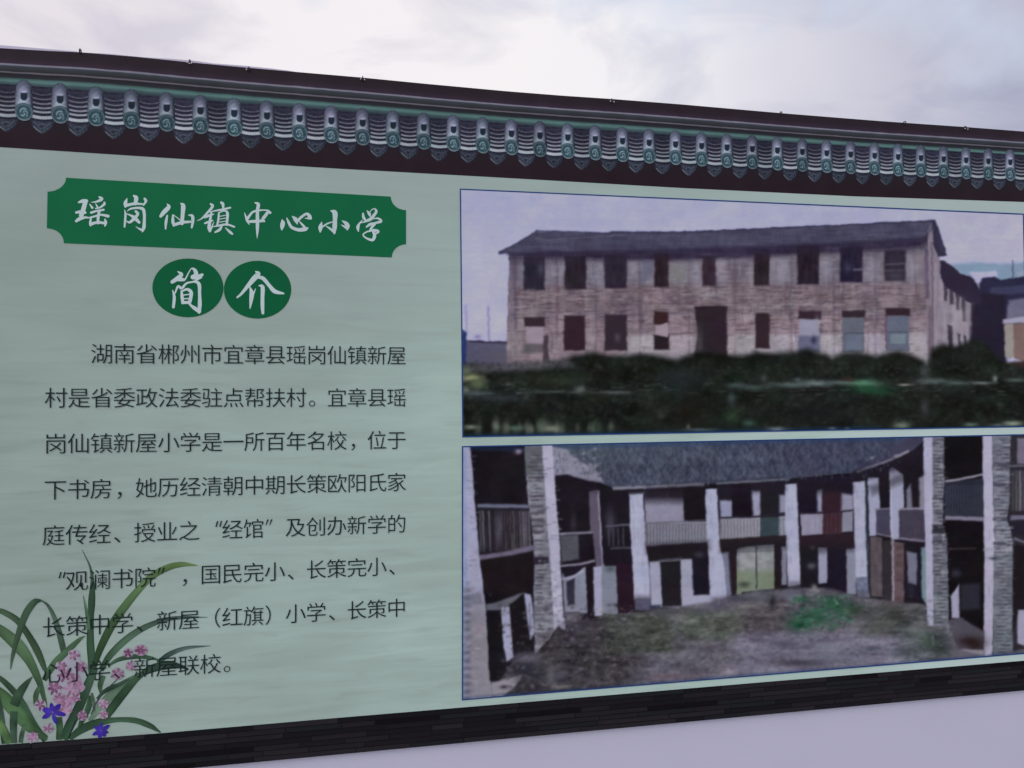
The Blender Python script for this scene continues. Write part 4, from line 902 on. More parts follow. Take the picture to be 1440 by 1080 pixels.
for x, y, rx, ry, c, a_ in [(662, 531, 16, 5, (152, 156, 118), .9), (672, 540, 12, 8, (104, 116, 86), .8), (656, 522, 8, 6, (104, 112, 92), .7), (655, 548, 6, 5, (120, 132, 112), .7), (668, 553, 26, 3.5, (84, 92, 96), .8), (700, 560, 40, 5, (58, 64, 70), .6), (790, 535, 40, 8, (52, 58, 48), .7), (817, 548, 8, 6, (108, 112, 108), .8), (770, 551, 36, 2.5, (72, 82, 78), .7), (865, 552, 28, 2.5, (92, 94, 94), .8), (740, 558, 5, 4, (78, 82, 80), .6),
                            (955, 535, 26, 20, (52, 62, 64), .5), (975, 580, 30, 30, (34, 32, 32), .7), (1035, 542, 14, 4, (78, 90, 92), .7), (1028, 560, 6, 10, (72, 80, 82), .7), (1030, 585, 10, 9, (52, 72, 52), .7), (930, 585, 6, 6, (60, 62, 54), .7),
                            (1060, 545, 20, 4, (76, 90, 86), .7), (1110, 541, 26, 4, (86, 104, 98), .8), (1146, 539, 22, 4.5, (104, 118, 116), .9), (1186, 538, 26, 3.5, (98, 108, 108), .8), (1216, 539, 20, 6, (84, 128, 100), .9), (1224, 548, 26, 6, (40, 78, 56), .8), (1240, 552, 14, 6, (38, 66, 50), .7), (1192, 533, 9, 3, (66, 42, 46), .7), (1074, 532, 5, 5, (76, 84, 84), .7), (1122, 534, 6, 4, (86, 100, 96), .7),
                            (1272, 541, 9, 1.8, (150, 142, 138), .9), (1312, 536, 26, 4, (92, 100, 98), .8), (1300, 522, 8, 10, (76, 80, 80), .7), (1345, 539, 14, 3, (90, 104, 102), .7), (1380, 538.5, 14, 2.4, (122, 128, 130), .8), (1399, 533, 3, 5, (120, 132, 128), .9), (1428, 534, 16, 3, (92, 106, 98), .7),
                            (1300, 572, 6, 12, (70, 72, 72), .7), (1388, 560, 30, 6, (44, 50, 48), .6), (1406, 569, 5, 5, (60, 68, 66), .7), (1376, 585, 8, 7, (50, 54, 52), .6), (1150, 580, 60, 20, (33, 33, 36), .6)]:
    p.blob(x, y, rx, ry, c, a_, rag=.3)
p.specks(652, 596, 860, 606, 26, [(96, 108, 94), (78, 92, 80), (120, 124, 108)], 2, 5, 81, .6, 2.4)
for x, y, rx, ry, c in [(662, 601, 10, 3, (128, 136, 120)), (775, 603, 12, 5, (128, 132, 118)), (725, 602, 14, 4, (84, 104, 90)), (985, 605, 22, 2.5, (100, 116, 116)), (1092, 603.5, 13, 3, (176, 182, 184)), (1170, 602.5, 6, 2, (140, 148, 144)), (1191, 602.5, 4, 1.5, (110, 120, 116)), (1268, 598, 12, 5, (112, 124, 110)), (1365, 597, 10, 3, (96, 116, 102)), (1424, 595.5, 14, 3.5, (150, 162, 142)), (1402, 598, 10, 2, (96, 110, 110)), (1053, 595, 10, 5, (62, 84, 72)), (968, 600, 2.5, 4, (96, 98, 92))]:
    p.blob(x, y, rx, ry, c, .85)
p.line([(652, 611.5), (900, 607.5), (1240, 600)], 3, (32, 52, 74), .6, 3)
p.finish(2.4, 0.95)
photo1 = bpy.data.objects.new('photograph_print', None); col.objects.link(photo1)
photo1.parent = banner; photo1['label'] = 'upper printed photograph of a long two-storey brick school behind a hedge'
split_mesh(p, px_xyz(X, Y, 0.0015), N1, photo1, m_ink)
frame_part(Q1, 1.7, 0.0022, photo1)

# --- lower photograph: courtyard with two-storey arcades
Q2 = [(649.5, 627.3), (1446, 610.3), (1446, 919), (649.5, 984.6)]
X, Y = grid_quad(Q2[0], Q2[1], Q2[2], Q2[3], 1.3)
N2 = ['pictured_interior', 'pictured_roof', 'pictured_wall', 'pictured_column', 'pictured_railing', 'pictured_door', 'pictured_ground', 'pictured_bush', 'pictured_beam', 'pictured_gateway']
p = Paint(X, Y, (35, 31, 39), 0); p.warp(0.55)
full = np.ones(X.shape, bool)
p.grain(full, 3, 20, 20, 101)
LIL = (158, 158, 182)
# main tiled roof
p.poly([(766, 620), (1300, 605), (1262, 634), (1230, 648), (1206, 664), (1110, 673), (1040, 677), (990, 681), (865, 687), (846, 680), (800, 660), (776, 640)], (70, 74, 92), 2, 1)
m = p.I == 1
p.grain(m, 13, 2.6, 8, 111, (1, 1, 1.05), -0.5); p.grain(m, 10, 2.6, 7, 112, (1, 1, 1.1), 0.35); p.grain(m, 6, 26, 14, 113, (.7, 1, 1)); p.grain(m, 7, 2.2, 2.2, 114)
q = (np.clip((1040 - X) / 240, 0, 1) * np.clip((672 - Y) / 50, 0, 1) * m)[..., None] * .5; p.C = p.C * (1 - q) + np.array((86, 98, 104.)) * q
q = (np.clip((X - 1000) / 200, 0, 1) * m)[..., None] * .3; p.C = p.C * (1 - q) + np.array((58, 56, 84.)) * q
p.line([(766, 629.5), (1300, 617)], 5, (44, 66, 104), .5, 5)
p.line([(900, 684), (1100, 672)], 5, (46, 46, 60), .5, 5)
p.poly([(764, 626), (796, 632), (815, 648), (838, 662), (850, 679), (838, 678), (815, 673), (798, 667), (778, 670), (774, 640)], (128, 126, 144), 3.5, 1)
p.specks(775, 630, 845, 676, 60, [(160, 158, 174), (92, 90, 106), (140, 138, 150)], 1.2, 3, 12, .6)
# left wing: column, balcony, column
p.poly([(650, 625), (661, 625), (667, 700), (674, 780), (682, 850), (688, 940), (692, 990), (650, 990)], (152, 150, 178), 2, 3)
q = (np.clip((Y - 810) / 60, 0, 1) * (p.I == 3))[..., None]; p.C = p.C * (1 - q) + np.array((128, 124, 134.)) * q
p.line([(653, 630), (654, 800), (655, 984)], 5, (120, 138, 178), .6, 4)
for y in range(830, 985, 11): p.blob(657, y, 6, 3.5, (78, 74, 90), .75)
p.poly([(652, 838), (676, 832), (678, 850), (652, 850)], (104, 104, 122), 6, 3, .6)
p.blob(675, 885, 4, 9, (146, 112, 122), .6); p.specks(655, 810, 690, 985, 60, [(150, 146, 156), (106, 102, 112), (138, 134, 138)], 1.5, 3.5, 31, .4)
p.line([(661, 630), (739, 632)], 6, (34, 46, 72), .7, 5); p.blob(729, 635, 5, 3.5, (150, 138, 158), .9)
for i in range(17):
    x = 673 + i * 4.3; xb = x + 2.2
    c = [(74, 72, 82), (52, 46, 56), (92, 88, 96), (64, 54, 62), (46, 42, 50)][(i * 7 + i // 3) % 5]
    p.poly([(x, 718), (x + 3, 718), (xb + 3, 776 - i * .3), (xb, 776 - i * .3)], c, 2.4, 4)
p.blob(701, 745, 5, 26, (98, 92, 104), .7); p.blob(738, 748, 4, 28, (100, 96, 106), .7); p.blob(684, 775, 10, 8, (40, 36, 48), .6)
p.line([(671, 711), (744, 712)], 5, (104, 106, 128), .95, 3, 4); p.line([(671, 716), (744, 717)], 2.4, (44, 40, 52), .9)
p.line([(674, 784), (705, 780), (751, 770)], 7, (108, 98, 120), .95, 4, 8)
p.poly([(676, 788), (752, 776), (752, 832), (681, 832)], (38, 32, 38), 4, 0)
p.poly([(683, 850), (700, 846), (736, 833), (728, 842), (716, 856), (712, 862), (684, 858)], (92, 92, 104), 4, 2)
p.poly([(684, 858), (706, 858), (711, 920), (700, 958), (688, 956)], (34, 31, 38), 3, 5)
p.poly([(705, 854), (716, 854), (722, 924), (712, 930), (707, 900)], (150, 149, 176), 2.5, 3)
p.poly([(716, 850), (738, 836), (745, 905), (738, 920), (723, 922)], (35, 32, 39), 3, 5)
p.poly([(737, 834), (746, 836), (750, 860), (752, 890), (746, 900), (741, 870)], (146, 146, 172), 3, 2); p.line([(744, 846), (746, 884)], 2, (96, 94, 116), .6)
# big brick column B
p.poly([(738, 626), (763, 626), (768, 700), (774, 780), (779, 860), (784, 960), (750, 964), (752, 900), (750, 830), (752, 790), (748, 740), (741, 690)], (118, 117, 128), 2.5, 3)
mB = (p.I == 3) & (X > 735) & (X < 785)
p.grain(mB, 20, 18, 4, 121); p.grain(mB, 12, 5, 3, 122)
p.poly([(738, 628), (763, 628), (764, 668), (739, 668)], (84, 88, 94), 5, 3, .8)
for y in (672, 698, 712, 722, 731, 740, 748): p.line([(745 + (y - 700) * .08, y), (765, y - .5)], 3.2, (70, 64, 74), .75, 3)
for y in (812, 826, 840, 855, 872, 890, 905): p.line([(752, y), (774, y + 1)], 3, (90, 86, 96), .7, 4)
p.rect(750, 783, 772, 794, (52, 44, 58), soft=4, ident=8)
p.poly([(762, 624), (777, 624), (781, 690), (787, 760), (788, 800), (792, 850), (797, 905), (796, 950), (782, 962), (778, 860), (773, 780), (767, 700)], (164, 160, 182), 2, 3)
mW = (p.I == 3) & (X > 760) & (Y > 800) & (X < 800); p.grain(mW, 14, 6, 5, 123)
p.poly([(784, 880), (800, 890), (802, 985), (752, 985), (758, 920)], (118, 112, 122), 14, 6, .7)
# bay 2
p.poly([(780, 668), (800, 669), (832, 678), (846, 682), (846, 690), (830, 690), (828, 868), (792, 868), (788, 770), (782, 700)], (37, 33, 42), 2.5, 0)
p.blob(806, 735, 4, 14, (58, 54, 64), .8)
p.poly([(787, 753), (813, 752), (814, 786), (790, 790)], (82, 82, 92), 4, 2); p.line([(787, 751), (834, 748)], 3, (128, 122, 142), .95, 2.5, 4)
p.poly([(828, 692), (838, 688), (842, 690), (846, 760), (850, 800), (838, 800), (834, 750), (830, 745)], (92, 82, 100), 3, 3); p.line([(841, 690), (845, 760), (848, 800)], 2.4, (150, 142, 166), .8)
p.line([(788, 796), (816, 793), (836, 788)], 2.8, (140, 134, 152), .9, 2.4, 8)
p.poly([(790, 806), (826, 796), (829, 862), (794, 862)], (122, 124, 142), 3, 2)
p.poly([(796, 818), (808, 812), (808, 850), (798, 852)], (52, 50, 66), 3, 5); p.poly([(788, 800), (822, 796), (810, 808), (794, 812)], (38, 34, 44), 3, 0); p.line([(790, 814), (804, 812), (820, 802)], 3, (152, 148, 168), .9, 2.4)
p.poly([(823, 796), (833, 794), (836, 870), (826, 872)], (36, 30, 40), 2, 5)
p.poly([(834, 797), (847, 796), (848, 866), (836, 866)], (150, 148, 174), 2.5, 3)
p.line([(793, 862), (816, 862)], 3.6, (46, 44, 54), .95, 2.5); p.poly([(797, 866), (822, 862), (808, 880), (796, 878)], (146, 140, 158), 4, 6)
# back arcade: lower walls first
p.poly([(846, 796), (870, 796), (872, 866), (846, 862)], (118, 122, 138), 2.5, 2); p.blob(858, 800, 8, 5, (60, 72, 76), .7)
p.poly([(866, 790), (892, 790), (894, 866), (869, 866)], (46, 32, 44), 2.5, 5)
p.poly([(846, 690), (888, 688), (889, 792), (848, 792)], (37, 33, 42), 3, 0); p.blob(858, 735, 7, 18, (76, 70, 84), .8)
for x in (856, 862, 869, 876): p.line([(x, 742), (x + .5, 768)], 2, (84, 80, 94), .7, 2.4, 4)
p.line([(852, 739.5), (887, 738)], 2.6, (96, 90, 108), .9, 2.4, 4); p.line([(858, 771), (889, 770)], 2.4, (88, 82, 98), .8, 2.4, 8)
def bay(x0, x1, yt, yr, yb, slats=(124, 122, 134)):
    n_ = int((x1 - x0) / 4.4)
    p.poly([(x0, yr), (x1, yr - 1), (x1, yb - 2), (x0, yb)], slats, 2.5, 4)
    for i in range(n_):
        x = x0 + 2 + i * (x1 - x0 - 2) / n_
        p.line([(x, yr + 2), (x, yb - 2)], 1.6, tuple(v * .66 for v in slats), .75, 1.8)
p.poly([(906, 692), (964, 690), (962, 738), (908, 738)], (132, 128, 148), 3, 2); q_ = (((X > 904) & (X < 962) & (Y > 684) & (Y < 712)) * np.clip((712 - Y) / 14, 0, 1))[..., None] * .95; p.C = p.C * (1 - q_) + np.array((44, 38, 50.)) * q_
p.rect(961, 682, 993, 730, (36, 32, 38), soft=3, ident=5)
bay(908, 995, 690, 734, 769, (126, 123, 138))
p.line([(908, 736), (960, 733), (994, 731)], 1.6, (92, 88, 102), .8)
p.poly([(908, 768), (998, 762), (1000, 792), (912, 792)], (40, 36, 42), 3, 8)
p.poly([(913, 790), (1000, 784), (1024, 852), (915, 854)], (148, 147, 168), 3, 2)
p.poly([(928, 790), (957, 788), (958, 852), (931, 853)], (40, 37, 44), 2.5, 5); p.line([(925, 788), (960, 785)], 2.4, (78, 74, 88), .8)
p.poly([(972, 780), (996, 778), (998, 836), (975, 837)], (36, 32, 44), 3, 5); p.blob(983, 780, 8, 5, (76, 74, 86), .6)
# bay 4
p.poly([(1008, 684), (1108, 676), (1108, 730), (1010, 730)], (40, 34, 46), 3, 0)
p.poly([(1012, 704), (1029, 704), (1030, 728), (1013, 728)], (136, 136, 162), 4, 2); p.rect(1029, 682, 1057, 726, (34, 28, 38), soft=2.5, ident=5)
p.poly([(1057, 690), (1069, 690), (1069, 726), (1059, 726)], (142, 140, 164), 5, 2); p.rect(1069, 684, 1095, 728, (40, 38, 44), soft=3, ident=5)
p.poly([(1096, 696), (1106, 696), (1106, 722), (1096, 722)], (136, 136, 158), 5, 2)
bay(1012, 1069, 690, 728, 760, (138, 134, 146)); bay(1095, 1106, 690, 726, 756, (134, 136, 150)); p.poly([(1069, 728), (1095, 727), (1095, 753), (1069, 755)], (54, 68, 74), 2.5, 5)
p.line([(1012, 728), (1060, 727), (1106, 721)], 2.6, (44, 40, 54), .95, 2, 4)
p.poly([(1010, 758), (1108, 752), (1110, 766), (1060, 768), (1012, 776)], (46, 38, 44), 3, 8)
p.poly([(1012, 772), (1042, 768), (1042, 850), (1018, 850)], (44, 36, 42), 3, 0); p.poly([(1012, 778), (1024, 776), (1028, 842), (1018, 842)], (110, 112, 134), 4, 2); p.rect(1036, 772, 1042, 836, (120, 120, 128), soft=2, ident=9)
p.poly([(1040, 770), (1089, 765), (1089, 828), (1041, 832)], (134, 136, 138), 2.5, 9)
mG = p.I == 9; p.grain(mG, 12, 6, 5, 131)
q = (mG * np.clip((Y - 797) / 10, 0, 1) * .9)[..., None]; p.C = p.C * (1 - q) + np.array((116, 126, 104.)) * q
p.line([(1063, 768), (1064, 828)], 2.4, (60, 60, 66), .85); p.line([(1041, 776), (1088, 774)], 1.4, (84, 84, 90), .6); p.blob(1046, 822, 9, 5, (62, 66, 60), .9)
p.poly([(1088, 764), (1099, 762), (1100, 830), (1089, 830)], (42, 36, 42), 2, 0); p.rect(1099, 768, 1106, 822, (118, 118, 136), soft=2.5, ident=2)
# bay 5
p.poly([(1120, 672), (1204, 668), (1204, 722), (1122, 722)], (40, 34, 48), 3, 0)
p.rect(1123, 690, 1149, 720, (36, 30, 44), soft=3, ident=5); p.poly([(1149, 690), (1156, 688), (1156, 720), (1150, 720)], (140, 138, 162), 5, 2); p.rect(1156, 690, 1183, 722, (56, 37, 47), soft=3, ident=5)
p.poly([(1183, 694), (1200, 696), (1200, 718), (1183, 718)], (134, 132, 154), 6, 2)
p.poly([(1125, 723), (1157, 722), (1157, 752), (1127, 753)], (134, 129, 148), 2.5, 4); p.grain((p.I == 4) & (X > 1125) & (X < 1157), 6, 3, 20, 133)
p.poly([(1157, 722), (1184, 720), (1184, 752), (1157, 752)], (72, 50, 58), 2.5, 4)
for x in (1160, 1166, 1172, 1178): p.line([(x, 723), (x, 750)], 1.8, (58, 38, 48), .7)
p.poly([(1184, 720), (1199, 718), (1199, 747), (1184, 748)], (126, 126, 144), 2.5, 4); p.line([(1125, 722), (1184, 720), (1200, 717)], 2.4, (50, 42, 56), .9, 2, 4)
p.poly([(1123, 754), (1202, 748), (1203, 772), (1124, 772)], (48, 36, 46), 3, 8)
p.poly([(1126, 770), (1151, 770), (1151, 824), (1127, 824)], (36, 34, 42), 2.5, 5); p.blob(1142, 770, 3.5, 3, (98, 98, 104), .7); p.blob(1141, 796, 6, 4.5, (102, 102, 108), .7)
p.poly([(1150, 770), (1163, 770), (1163, 820), (1151, 820)], (138, 138, 160), 2.5, 2); p.poly([(1163, 771), (1190, 770), (1190, 834), (1164, 834)], (37, 31, 46), 2.5, 5); p.poly([(1190, 772), (1203, 771), (1204, 836), (1191, 836)], (124, 124, 144), 3, 2)
# eaves line, white columns D E F G
p.line([(862, 687), (905, 685), (990, 681)], 4, (136, 134, 150), .85, 3.5, 1); p.line([(1008, 680), (1110, 674)], 2.6, (122, 122, 138), .8, 3, 1)
for pts in ([(885, 695), (904, 694), (907, 740), (908, 770), (913, 800), (914, 842), (892, 842), (889, 790), (886, 740)],
            [(991.5, 688), (1008, 687.5), (1010, 730), (1012, 768), (1019, 800), (1022, 846), (1000, 842), (996, 780), (993, 730)],
            [(1103.5, 680.5), (1120, 680), (1122, 730), (1124, 780), (1125, 822), (1108, 824), (1106, 770), (1104, 730)],
            [(1199, 678), (1216, 676), (1218, 730), (1221, 770), (1222, 812), (1203, 812), (1201, 740)]):
    p.poly(pts, LIL, 2, 3)
m = (p.I == 3) & (X > 884) & (X < 1224); p.grain(m, 4, 30, 4, 141); p.grain(m, 5, 8, 20, 142)
p.poly([(892, 842), (914, 841), (914, 858), (893, 858)], (80, 78, 100), 3, 3); p.poly([(914, 851), (929, 850), (929, 860), (914, 860)], (56, 54, 76), 4, 2); p.poly([(1203, 812), (1222, 812), (1223, 840), (1206, 840)], (104, 108, 132), 3, 3); p.specks(1204, 814, 1222, 838, 14, [(138, 140, 158), (72, 74, 98)], 1.5, 3, 17, .6)
p.line([(1217.5, 676), (1218.5, 750), (1222, 834)], 3, (44, 56, 64), .95, 2)
# right wing
p.poly([(1198, 662), (1262, 632), (1290, 612), (1304, 612), (1304, 636), (1280, 646), (1240, 664), (1222, 676), (1204, 674)], (38, 33, 44), 2.5, 0)
p.poly([(1200, 660), (1240, 638), (1286, 610), (1310, 610), (1282, 634), (1258, 644), (1240, 652), (1208, 667)], (64, 62, 84), 2.5, 1)
p.line([(1205, 664), (1222, 657), (1244, 650), (1262, 642), (1278, 634)], 3.4, (140, 136, 152), .85, 2.6, 1); p.specks(1210, 640, 1284, 660, 30, [(150, 146, 160), (52, 48, 66), (96, 94, 112)], 1, 2.4, 19, .7)
p.poly([(1222, 672), (1300, 640), (1300, 860), (1222, 850)], (38, 33, 42), 3, 0)
p.poly([(1220, 671), (1235, 672), (1237, 712), (1232, 753), (1222, 753)], (150, 150, 176), 2, 3)
p.poly([(1231, 717), (1251, 716), (1251, 752), (1232, 750)], (68, 64, 84), 2.5, 4); p.line([(1230, 716), (1252, 715)], 2.4, (118, 112, 132), .9, 2, 4); p.line([(1230, 750), (1252, 754)], 2.4, (118, 112, 132), .9, 2, 8)
p.poly([(1223, 754), (1240, 756), (1241, 840), (1224, 838)], (86, 76, 82), 3, 3); p.grain((p.I == 3) & (X > 1222) & (X < 1242) & (Y > 752), 8, 3, 14, 151)
p.poly([(1241, 760), (1253, 760), (1253, 844), (1242, 844)], (52, 48, 54), 3, 0)
p.poly([(1250, 660), (1254, 656), (1270, 668), (1271, 714), (1264, 718), (1264, 758), (1253, 759)], (148, 148, 172), 2, 3); p.line([(1252, 660), (1253, 756)], 3, (170, 168, 192), .7)
p.poly([(1253, 759), (1257, 760), (1258, 846), (1254, 846)], (134, 122, 132), 1.6, 3); p.poly([(1257, 762), (1271, 764), (1271, 848), (1258, 848)], (92, 74, 78), 3, 3); p.grain((p.I == 3) & (X > 1257) & (X < 1272) & (Y > 760), 9, 8, 4, 152)
p.poly([(1274, 690), (1280, 680), (1283, 716), (1275, 716)], (110, 110, 126), 4, 2); p.poly([(1292, 672), (1300, 668), (1300, 716), (1293, 716)], (128, 122, 138), 4, 2)
p.poly([(1264, 718), (1300, 717), (1300, 760), (1264, 757)], (72, 66, 82), 2.5, 4)
for x in range(1267, 1300, 4): p.line([(x, 720), (x, 756)], 1.4, (54, 48, 62), .7, 1.8)
p.line([(1263, 716), (1300, 715)], 3, (132, 126, 146), .95, 2.4, 4); p.line([(1264, 757), (1300, 761)], 3.4, (116, 108, 128), .95, 2.4, 8)
p.poly([(1275, 775), (1290, 778), (1289, 822), (1277, 820)], (112, 110, 130), 4, 2); p.poly([(1289, 776), (1297, 778), (1297, 846), (1291, 846)], (36, 34, 50), 2.5, 5); p.poly([(1295, 770), (1302, 770), (1303, 850), (1296, 840)], (108, 132, 136), 3, 2)
p.blob(1281, 830, 6, 10, (48, 44, 60), .9)
p.line([(1206, 668), (1240, 662), (1262, 654), (1300, 640)], 16, (38, 33, 44), .7, 12); p.line([(1010, 690), (1104, 684)], 12, (40, 34, 46), .6, 10)
# column J
p.poly([(1298, 612), (1311, 612), (1312, 700), (1312, 790), (1313, 882), (1303, 884), (1301, 780), (1299, 700)], (160, 156, 180), 2, 3)
p.poly([(1310.5, 612), (1328, 612), (1327, 680), (1325, 738), (1331, 758), (1333, 820), (1334, 886), (1313, 886), (1312, 760)], (104, 104, 116), 2, 3)
p.poly([(1381, 610), (1395, 610), (1396, 680), (1398, 760), (1397, 840), (1395, 924), (1383, 926), (1384, 780), (1382, 700)], (164, 158, 180), 2, 3)
p.poly([(1395, 610), (1421, 610), (1420, 700), (1416, 730), (1424, 760), (1424, 840), (1424, 922), (1396, 926), (1398, 760)], (112, 113, 126), 2, 3)
m = (p.I == 3) & (X > 1311) & ((X < 1336) | (X > 1396)); p.grain(m, 20, 20, 5, 161); p.grain(m, 13, 6, 3.5, 162)
for y, a_ in [(702, .8), (728 + 12, .9), (748, .8), (762, .6)]: p.line([(1311, y), (1327, y)], 4 if y > 730 else 2, (58, 56, 68), a_, 3)
p.rect(1311, 738, 1328, 750, (54, 54, 62), soft=4, ident=3)
for y in (652, 656, 682, 730, 764): p.line([(1396, y), (1420, y + 1)], 3.5, (58, 60, 74), .8, 3)
p.line([(1380, 773), (1427, 772)], 4, (150, 146, 162), .8, 3); p.blob(1398, 785, 8, 2.5, (46, 46, 60), .9); p.line([(1396, 850), (1424, 848)], 2, (76, 80, 92), .6)
q = ((p.I == 3) & (X > 1311) & ((X < 1336) | (X > 1396)) & (Y > 780))[..., None] * .3; p.C = p.C * (1 - q) + np.array((92, 104, 108.)) * q
# dark bay between J and K
p.poly([(1328, 608), (1381, 608), (1383, 930), (1335, 930), (1333, 760), (1327, 738)], (30, 27, 33), 2.5, 0)
p.poly([(1327, 679), (1382, 672), (1383, 728), (1328, 728)], (46, 47, 60), 2.5, 4)
for x in range(1331, 1382, 4): p.line([(x, 682), (x, 724)], 1.4, (64, 66, 82), .8, 1.8)
p.line([(1328, 677), (1350, 674), (1382, 667)], 3.2, (142, 134, 150), .95, 2.4, 4); p.line([(1329, 728), (1383, 730)], 5.5, (124, 116, 138), .95, 3, 8)
p.line([(1334, 772), (1372, 771)], 2, (70, 62, 66), .7, 3); p.blob(1344, 806, 7, 6, (56, 54, 70), .8)
p.poly([(1337, 838), (1348, 821), (1349, 870), (1338, 869)], (148, 144, 168), 2.5, 2); p.poly([(1351, 822), (1378, 820), (1378, 856), (1350, 858)], (48, 46, 58), 8, 0)
p.poly([(1333, 872), (1352, 868), (1366, 878), (1384, 888), (1384, 930), (1333, 930)], (78, 74, 84), 5, 6)
p.blob(1365, 902, 20, 8, (48, 34, 38), 1); p.blob(1372, 908, 12, 6, (46, 34, 38), .9); p.poly([(1342, 920), (1352, 913), (1384, 914), (1384, 930), (1342, 930)], (126, 120, 130), 4, 6); p.blob(1334, 906, 8, 2.4, (140, 140, 144), .8)
# right edge
p.poly([(1421, 608), (1450, 608), (1450, 930), (1424, 930), (1424, 760), (1418, 730)], (50, 46, 54), 2.5, 0)
p.rect(1430, 616, 1450, 652, (108, 102, 118), soft=3, ident=2); p.line([(1396, 657), (1450, 654)], 3, (104, 102, 112), .8, 2.5, 8)
for x, c in [(1424, (74, 72, 76)), (1429, (92, 90, 92)), (1434, (128, 122, 140)), (1439, (86, 80, 92)), (1444, (96, 90, 100))]: p.line([(x, 662), (x, 718)], 3, c, .8, 3, 4)
p.line([(1420, 728), (1450, 727)], 6, (112, 108, 130), .95, 3, 8); p.poly([(1418, 734), (1450, 733), (1450, 752), (1424, 752)], (44, 38, 52), 3, 0); p.line([(1425, 757), (1450, 766)], 3, (112, 106, 126), .9, 2.4)
p.poly([(1426, 764), (1450, 772), (1450, 858), (1430, 860), (1427, 888), (1423, 888)], (38, 34, 40), 4, 0); p.poly([(1431, 858), (1450, 856), (1450, 912), (1430, 904)], (146, 142, 164), 3, 2)
# ground
p.poly([(700, 962), (722, 930), (755, 918), (770, 900), (796, 884), (812, 872), (832, 872), (850, 864), (892, 862), (930, 856), (1000, 846), (1040, 836), (1060, 830), (1106, 828), (1160, 826), (1206, 838), (1240, 844), (1300, 850), (1306, 880), (1334, 882), (1346, 912), (1386, 924), (1450, 910), (1450, 1000), (650, 1000), (688, 984)], (92, 88, 98), 5, 6)
m = (p.I == 6) & (X < 1340)
def wash(x0, y0, x1, y1, c, a_, soft=25):
    k_ = np.clip((X - x0) / soft, 0, 1) * np.clip((x1 - X) / soft, 0, 1) * np.clip((Y - y0) / (soft * .45), 0, 1) * np.clip((y1 - Y) / (soft * .45), 0, 1)
    k_ = (k_ * m * a_)[..., None]; p.C = p.C * (1 - k_) + np.array(c, float) * k_
wash(690, 850, 900, 1000, (58, 54, 60), .95); wash(840, 855, 960, 925, (72, 76, 70), .9); wash(940, 852, 1060, 905, (82, 88, 80), .9); wash(1030, 840, 1120, 895, (84, 78, 82), .9)
wash(1020, 885, 1330, 960, (112, 108, 126), .9); wash(900, 915, 1060, 970, (96, 92, 104), .8); wash(1200, 845, 1320, 900, (78, 80, 80), .85); wash(1250, 880, 1345, 935, (76, 84, 84), .7)
for sx, sy, a_, tint, s_ in [(60, 10, 9, (1, 1, 1), 171), (22, 5, 11, (1, 1, 1), 172), (7, 3.5, 10, (1, .98, .95), 173), (3, 2.2, 8, (1, 1, 1), 174)]: p.grain(m, a_, sx, sy, s_, tint)
p.specks(720, 880, 880, 970, 190, [(46, 42, 50), (112, 106, 114), (88, 84, 84), (56, 52, 56)], 1.2, 3.4, 41, .6)
p.specks(840, 858, 1060, 930, 130, [(58, 62, 54), (118, 118, 112), (78, 86, 68), (60, 56, 62)], 1.2, 3.6, 42, .55, .7)
p.specks(1040, 835, 1320, 940, 150, [(66, 62, 72), (138, 134, 150), (92, 84, 88), (74, 80, 74)], 1.4, 3.8, 43, .5, .6)
p.poly([(690, 960), (722, 952), (735, 948), (722, 968), (704, 980), (690, 978)], (134, 128, 138), 5, 6); p.blob(709, 966, 6, 3, (44, 38, 48), .9)
for x, y, rx, ry, c, a_ in [(742, 925, 24, 8, (112, 108, 122), .7), (800, 868, 16, 12, (150, 146, 160), .45), (812, 880, 26, 10, (70, 66, 78), .6), (842, 858, 6, 5, (160, 156, 172), .8), (755, 948, 24, 12, (52, 50, 60), .8), (738, 940, 14, 10, (46, 44, 56), .8), (775, 950, 10, 16, (112, 106, 112), .6), (790, 966, 12, 4, (134, 128, 124), .7), (1025, 944, 12, 6, (148, 138, 150), .85), (1048, 940, 10, 5, (128, 124, 140), .7), (950, 952, 40, 4, (98, 80, 88), .7), (915, 888, 10, 3, (52, 52, 52), .9), (975, 873, 8, 3, (128, 130, 124), .8), (940, 860, 26, 5, (66, 64, 72), .7), (990, 858, 18, 6, (76, 74, 84), .7),
                            (1125, 932, 40, 6, (62, 58, 68), .85), (1100, 905, 26, 5, (82, 78, 92), .8), (1165, 910, 30, 8, (118, 120, 136), .7), (1190, 925, 50, 6, (122, 122, 142), .6), (1215, 900, 14, 3, (136, 134, 150), .7), (1227, 912, 14, 4, (64, 66, 78), .7), (1270, 915, 20, 6, (70, 78, 84), .6), (1287, 886, 16, 7, (106, 112, 108), .8), (1262, 866, 14, 8, (56, 54, 50), .8), (1240, 880, 20, 8, (88, 92, 84), .6), (1322, 912, 14, 12, (50, 58, 54), .9), (1306, 900, 10, 10, (66, 80, 68), .8), (1318, 895, 12, 6, (48, 52, 56), .8),
                            (1086, 845, 5, 12, (42, 40, 48), .9), (1130, 842, 4, 12, (52, 50, 62), .8), (1110, 838, 10, 8, (96, 98, 116), .7), (1145, 826, 4, 4, (138, 132, 134), .8), (1060, 838, 20, 5, (96, 96, 104), .8), (1055, 842, 22, 4, (70, 74, 82), .6), (1050, 852, 16, 3, (122, 122, 118), .6), (1010, 850, 10, 8, (76, 76, 94), .8), (1034, 842, 12, 6, (70, 70, 82), .8), (1250, 850, 14, 6, (84, 74, 72), .7)]:
    p.blob(x, y, rx, ry, c, a_, rag=.25)
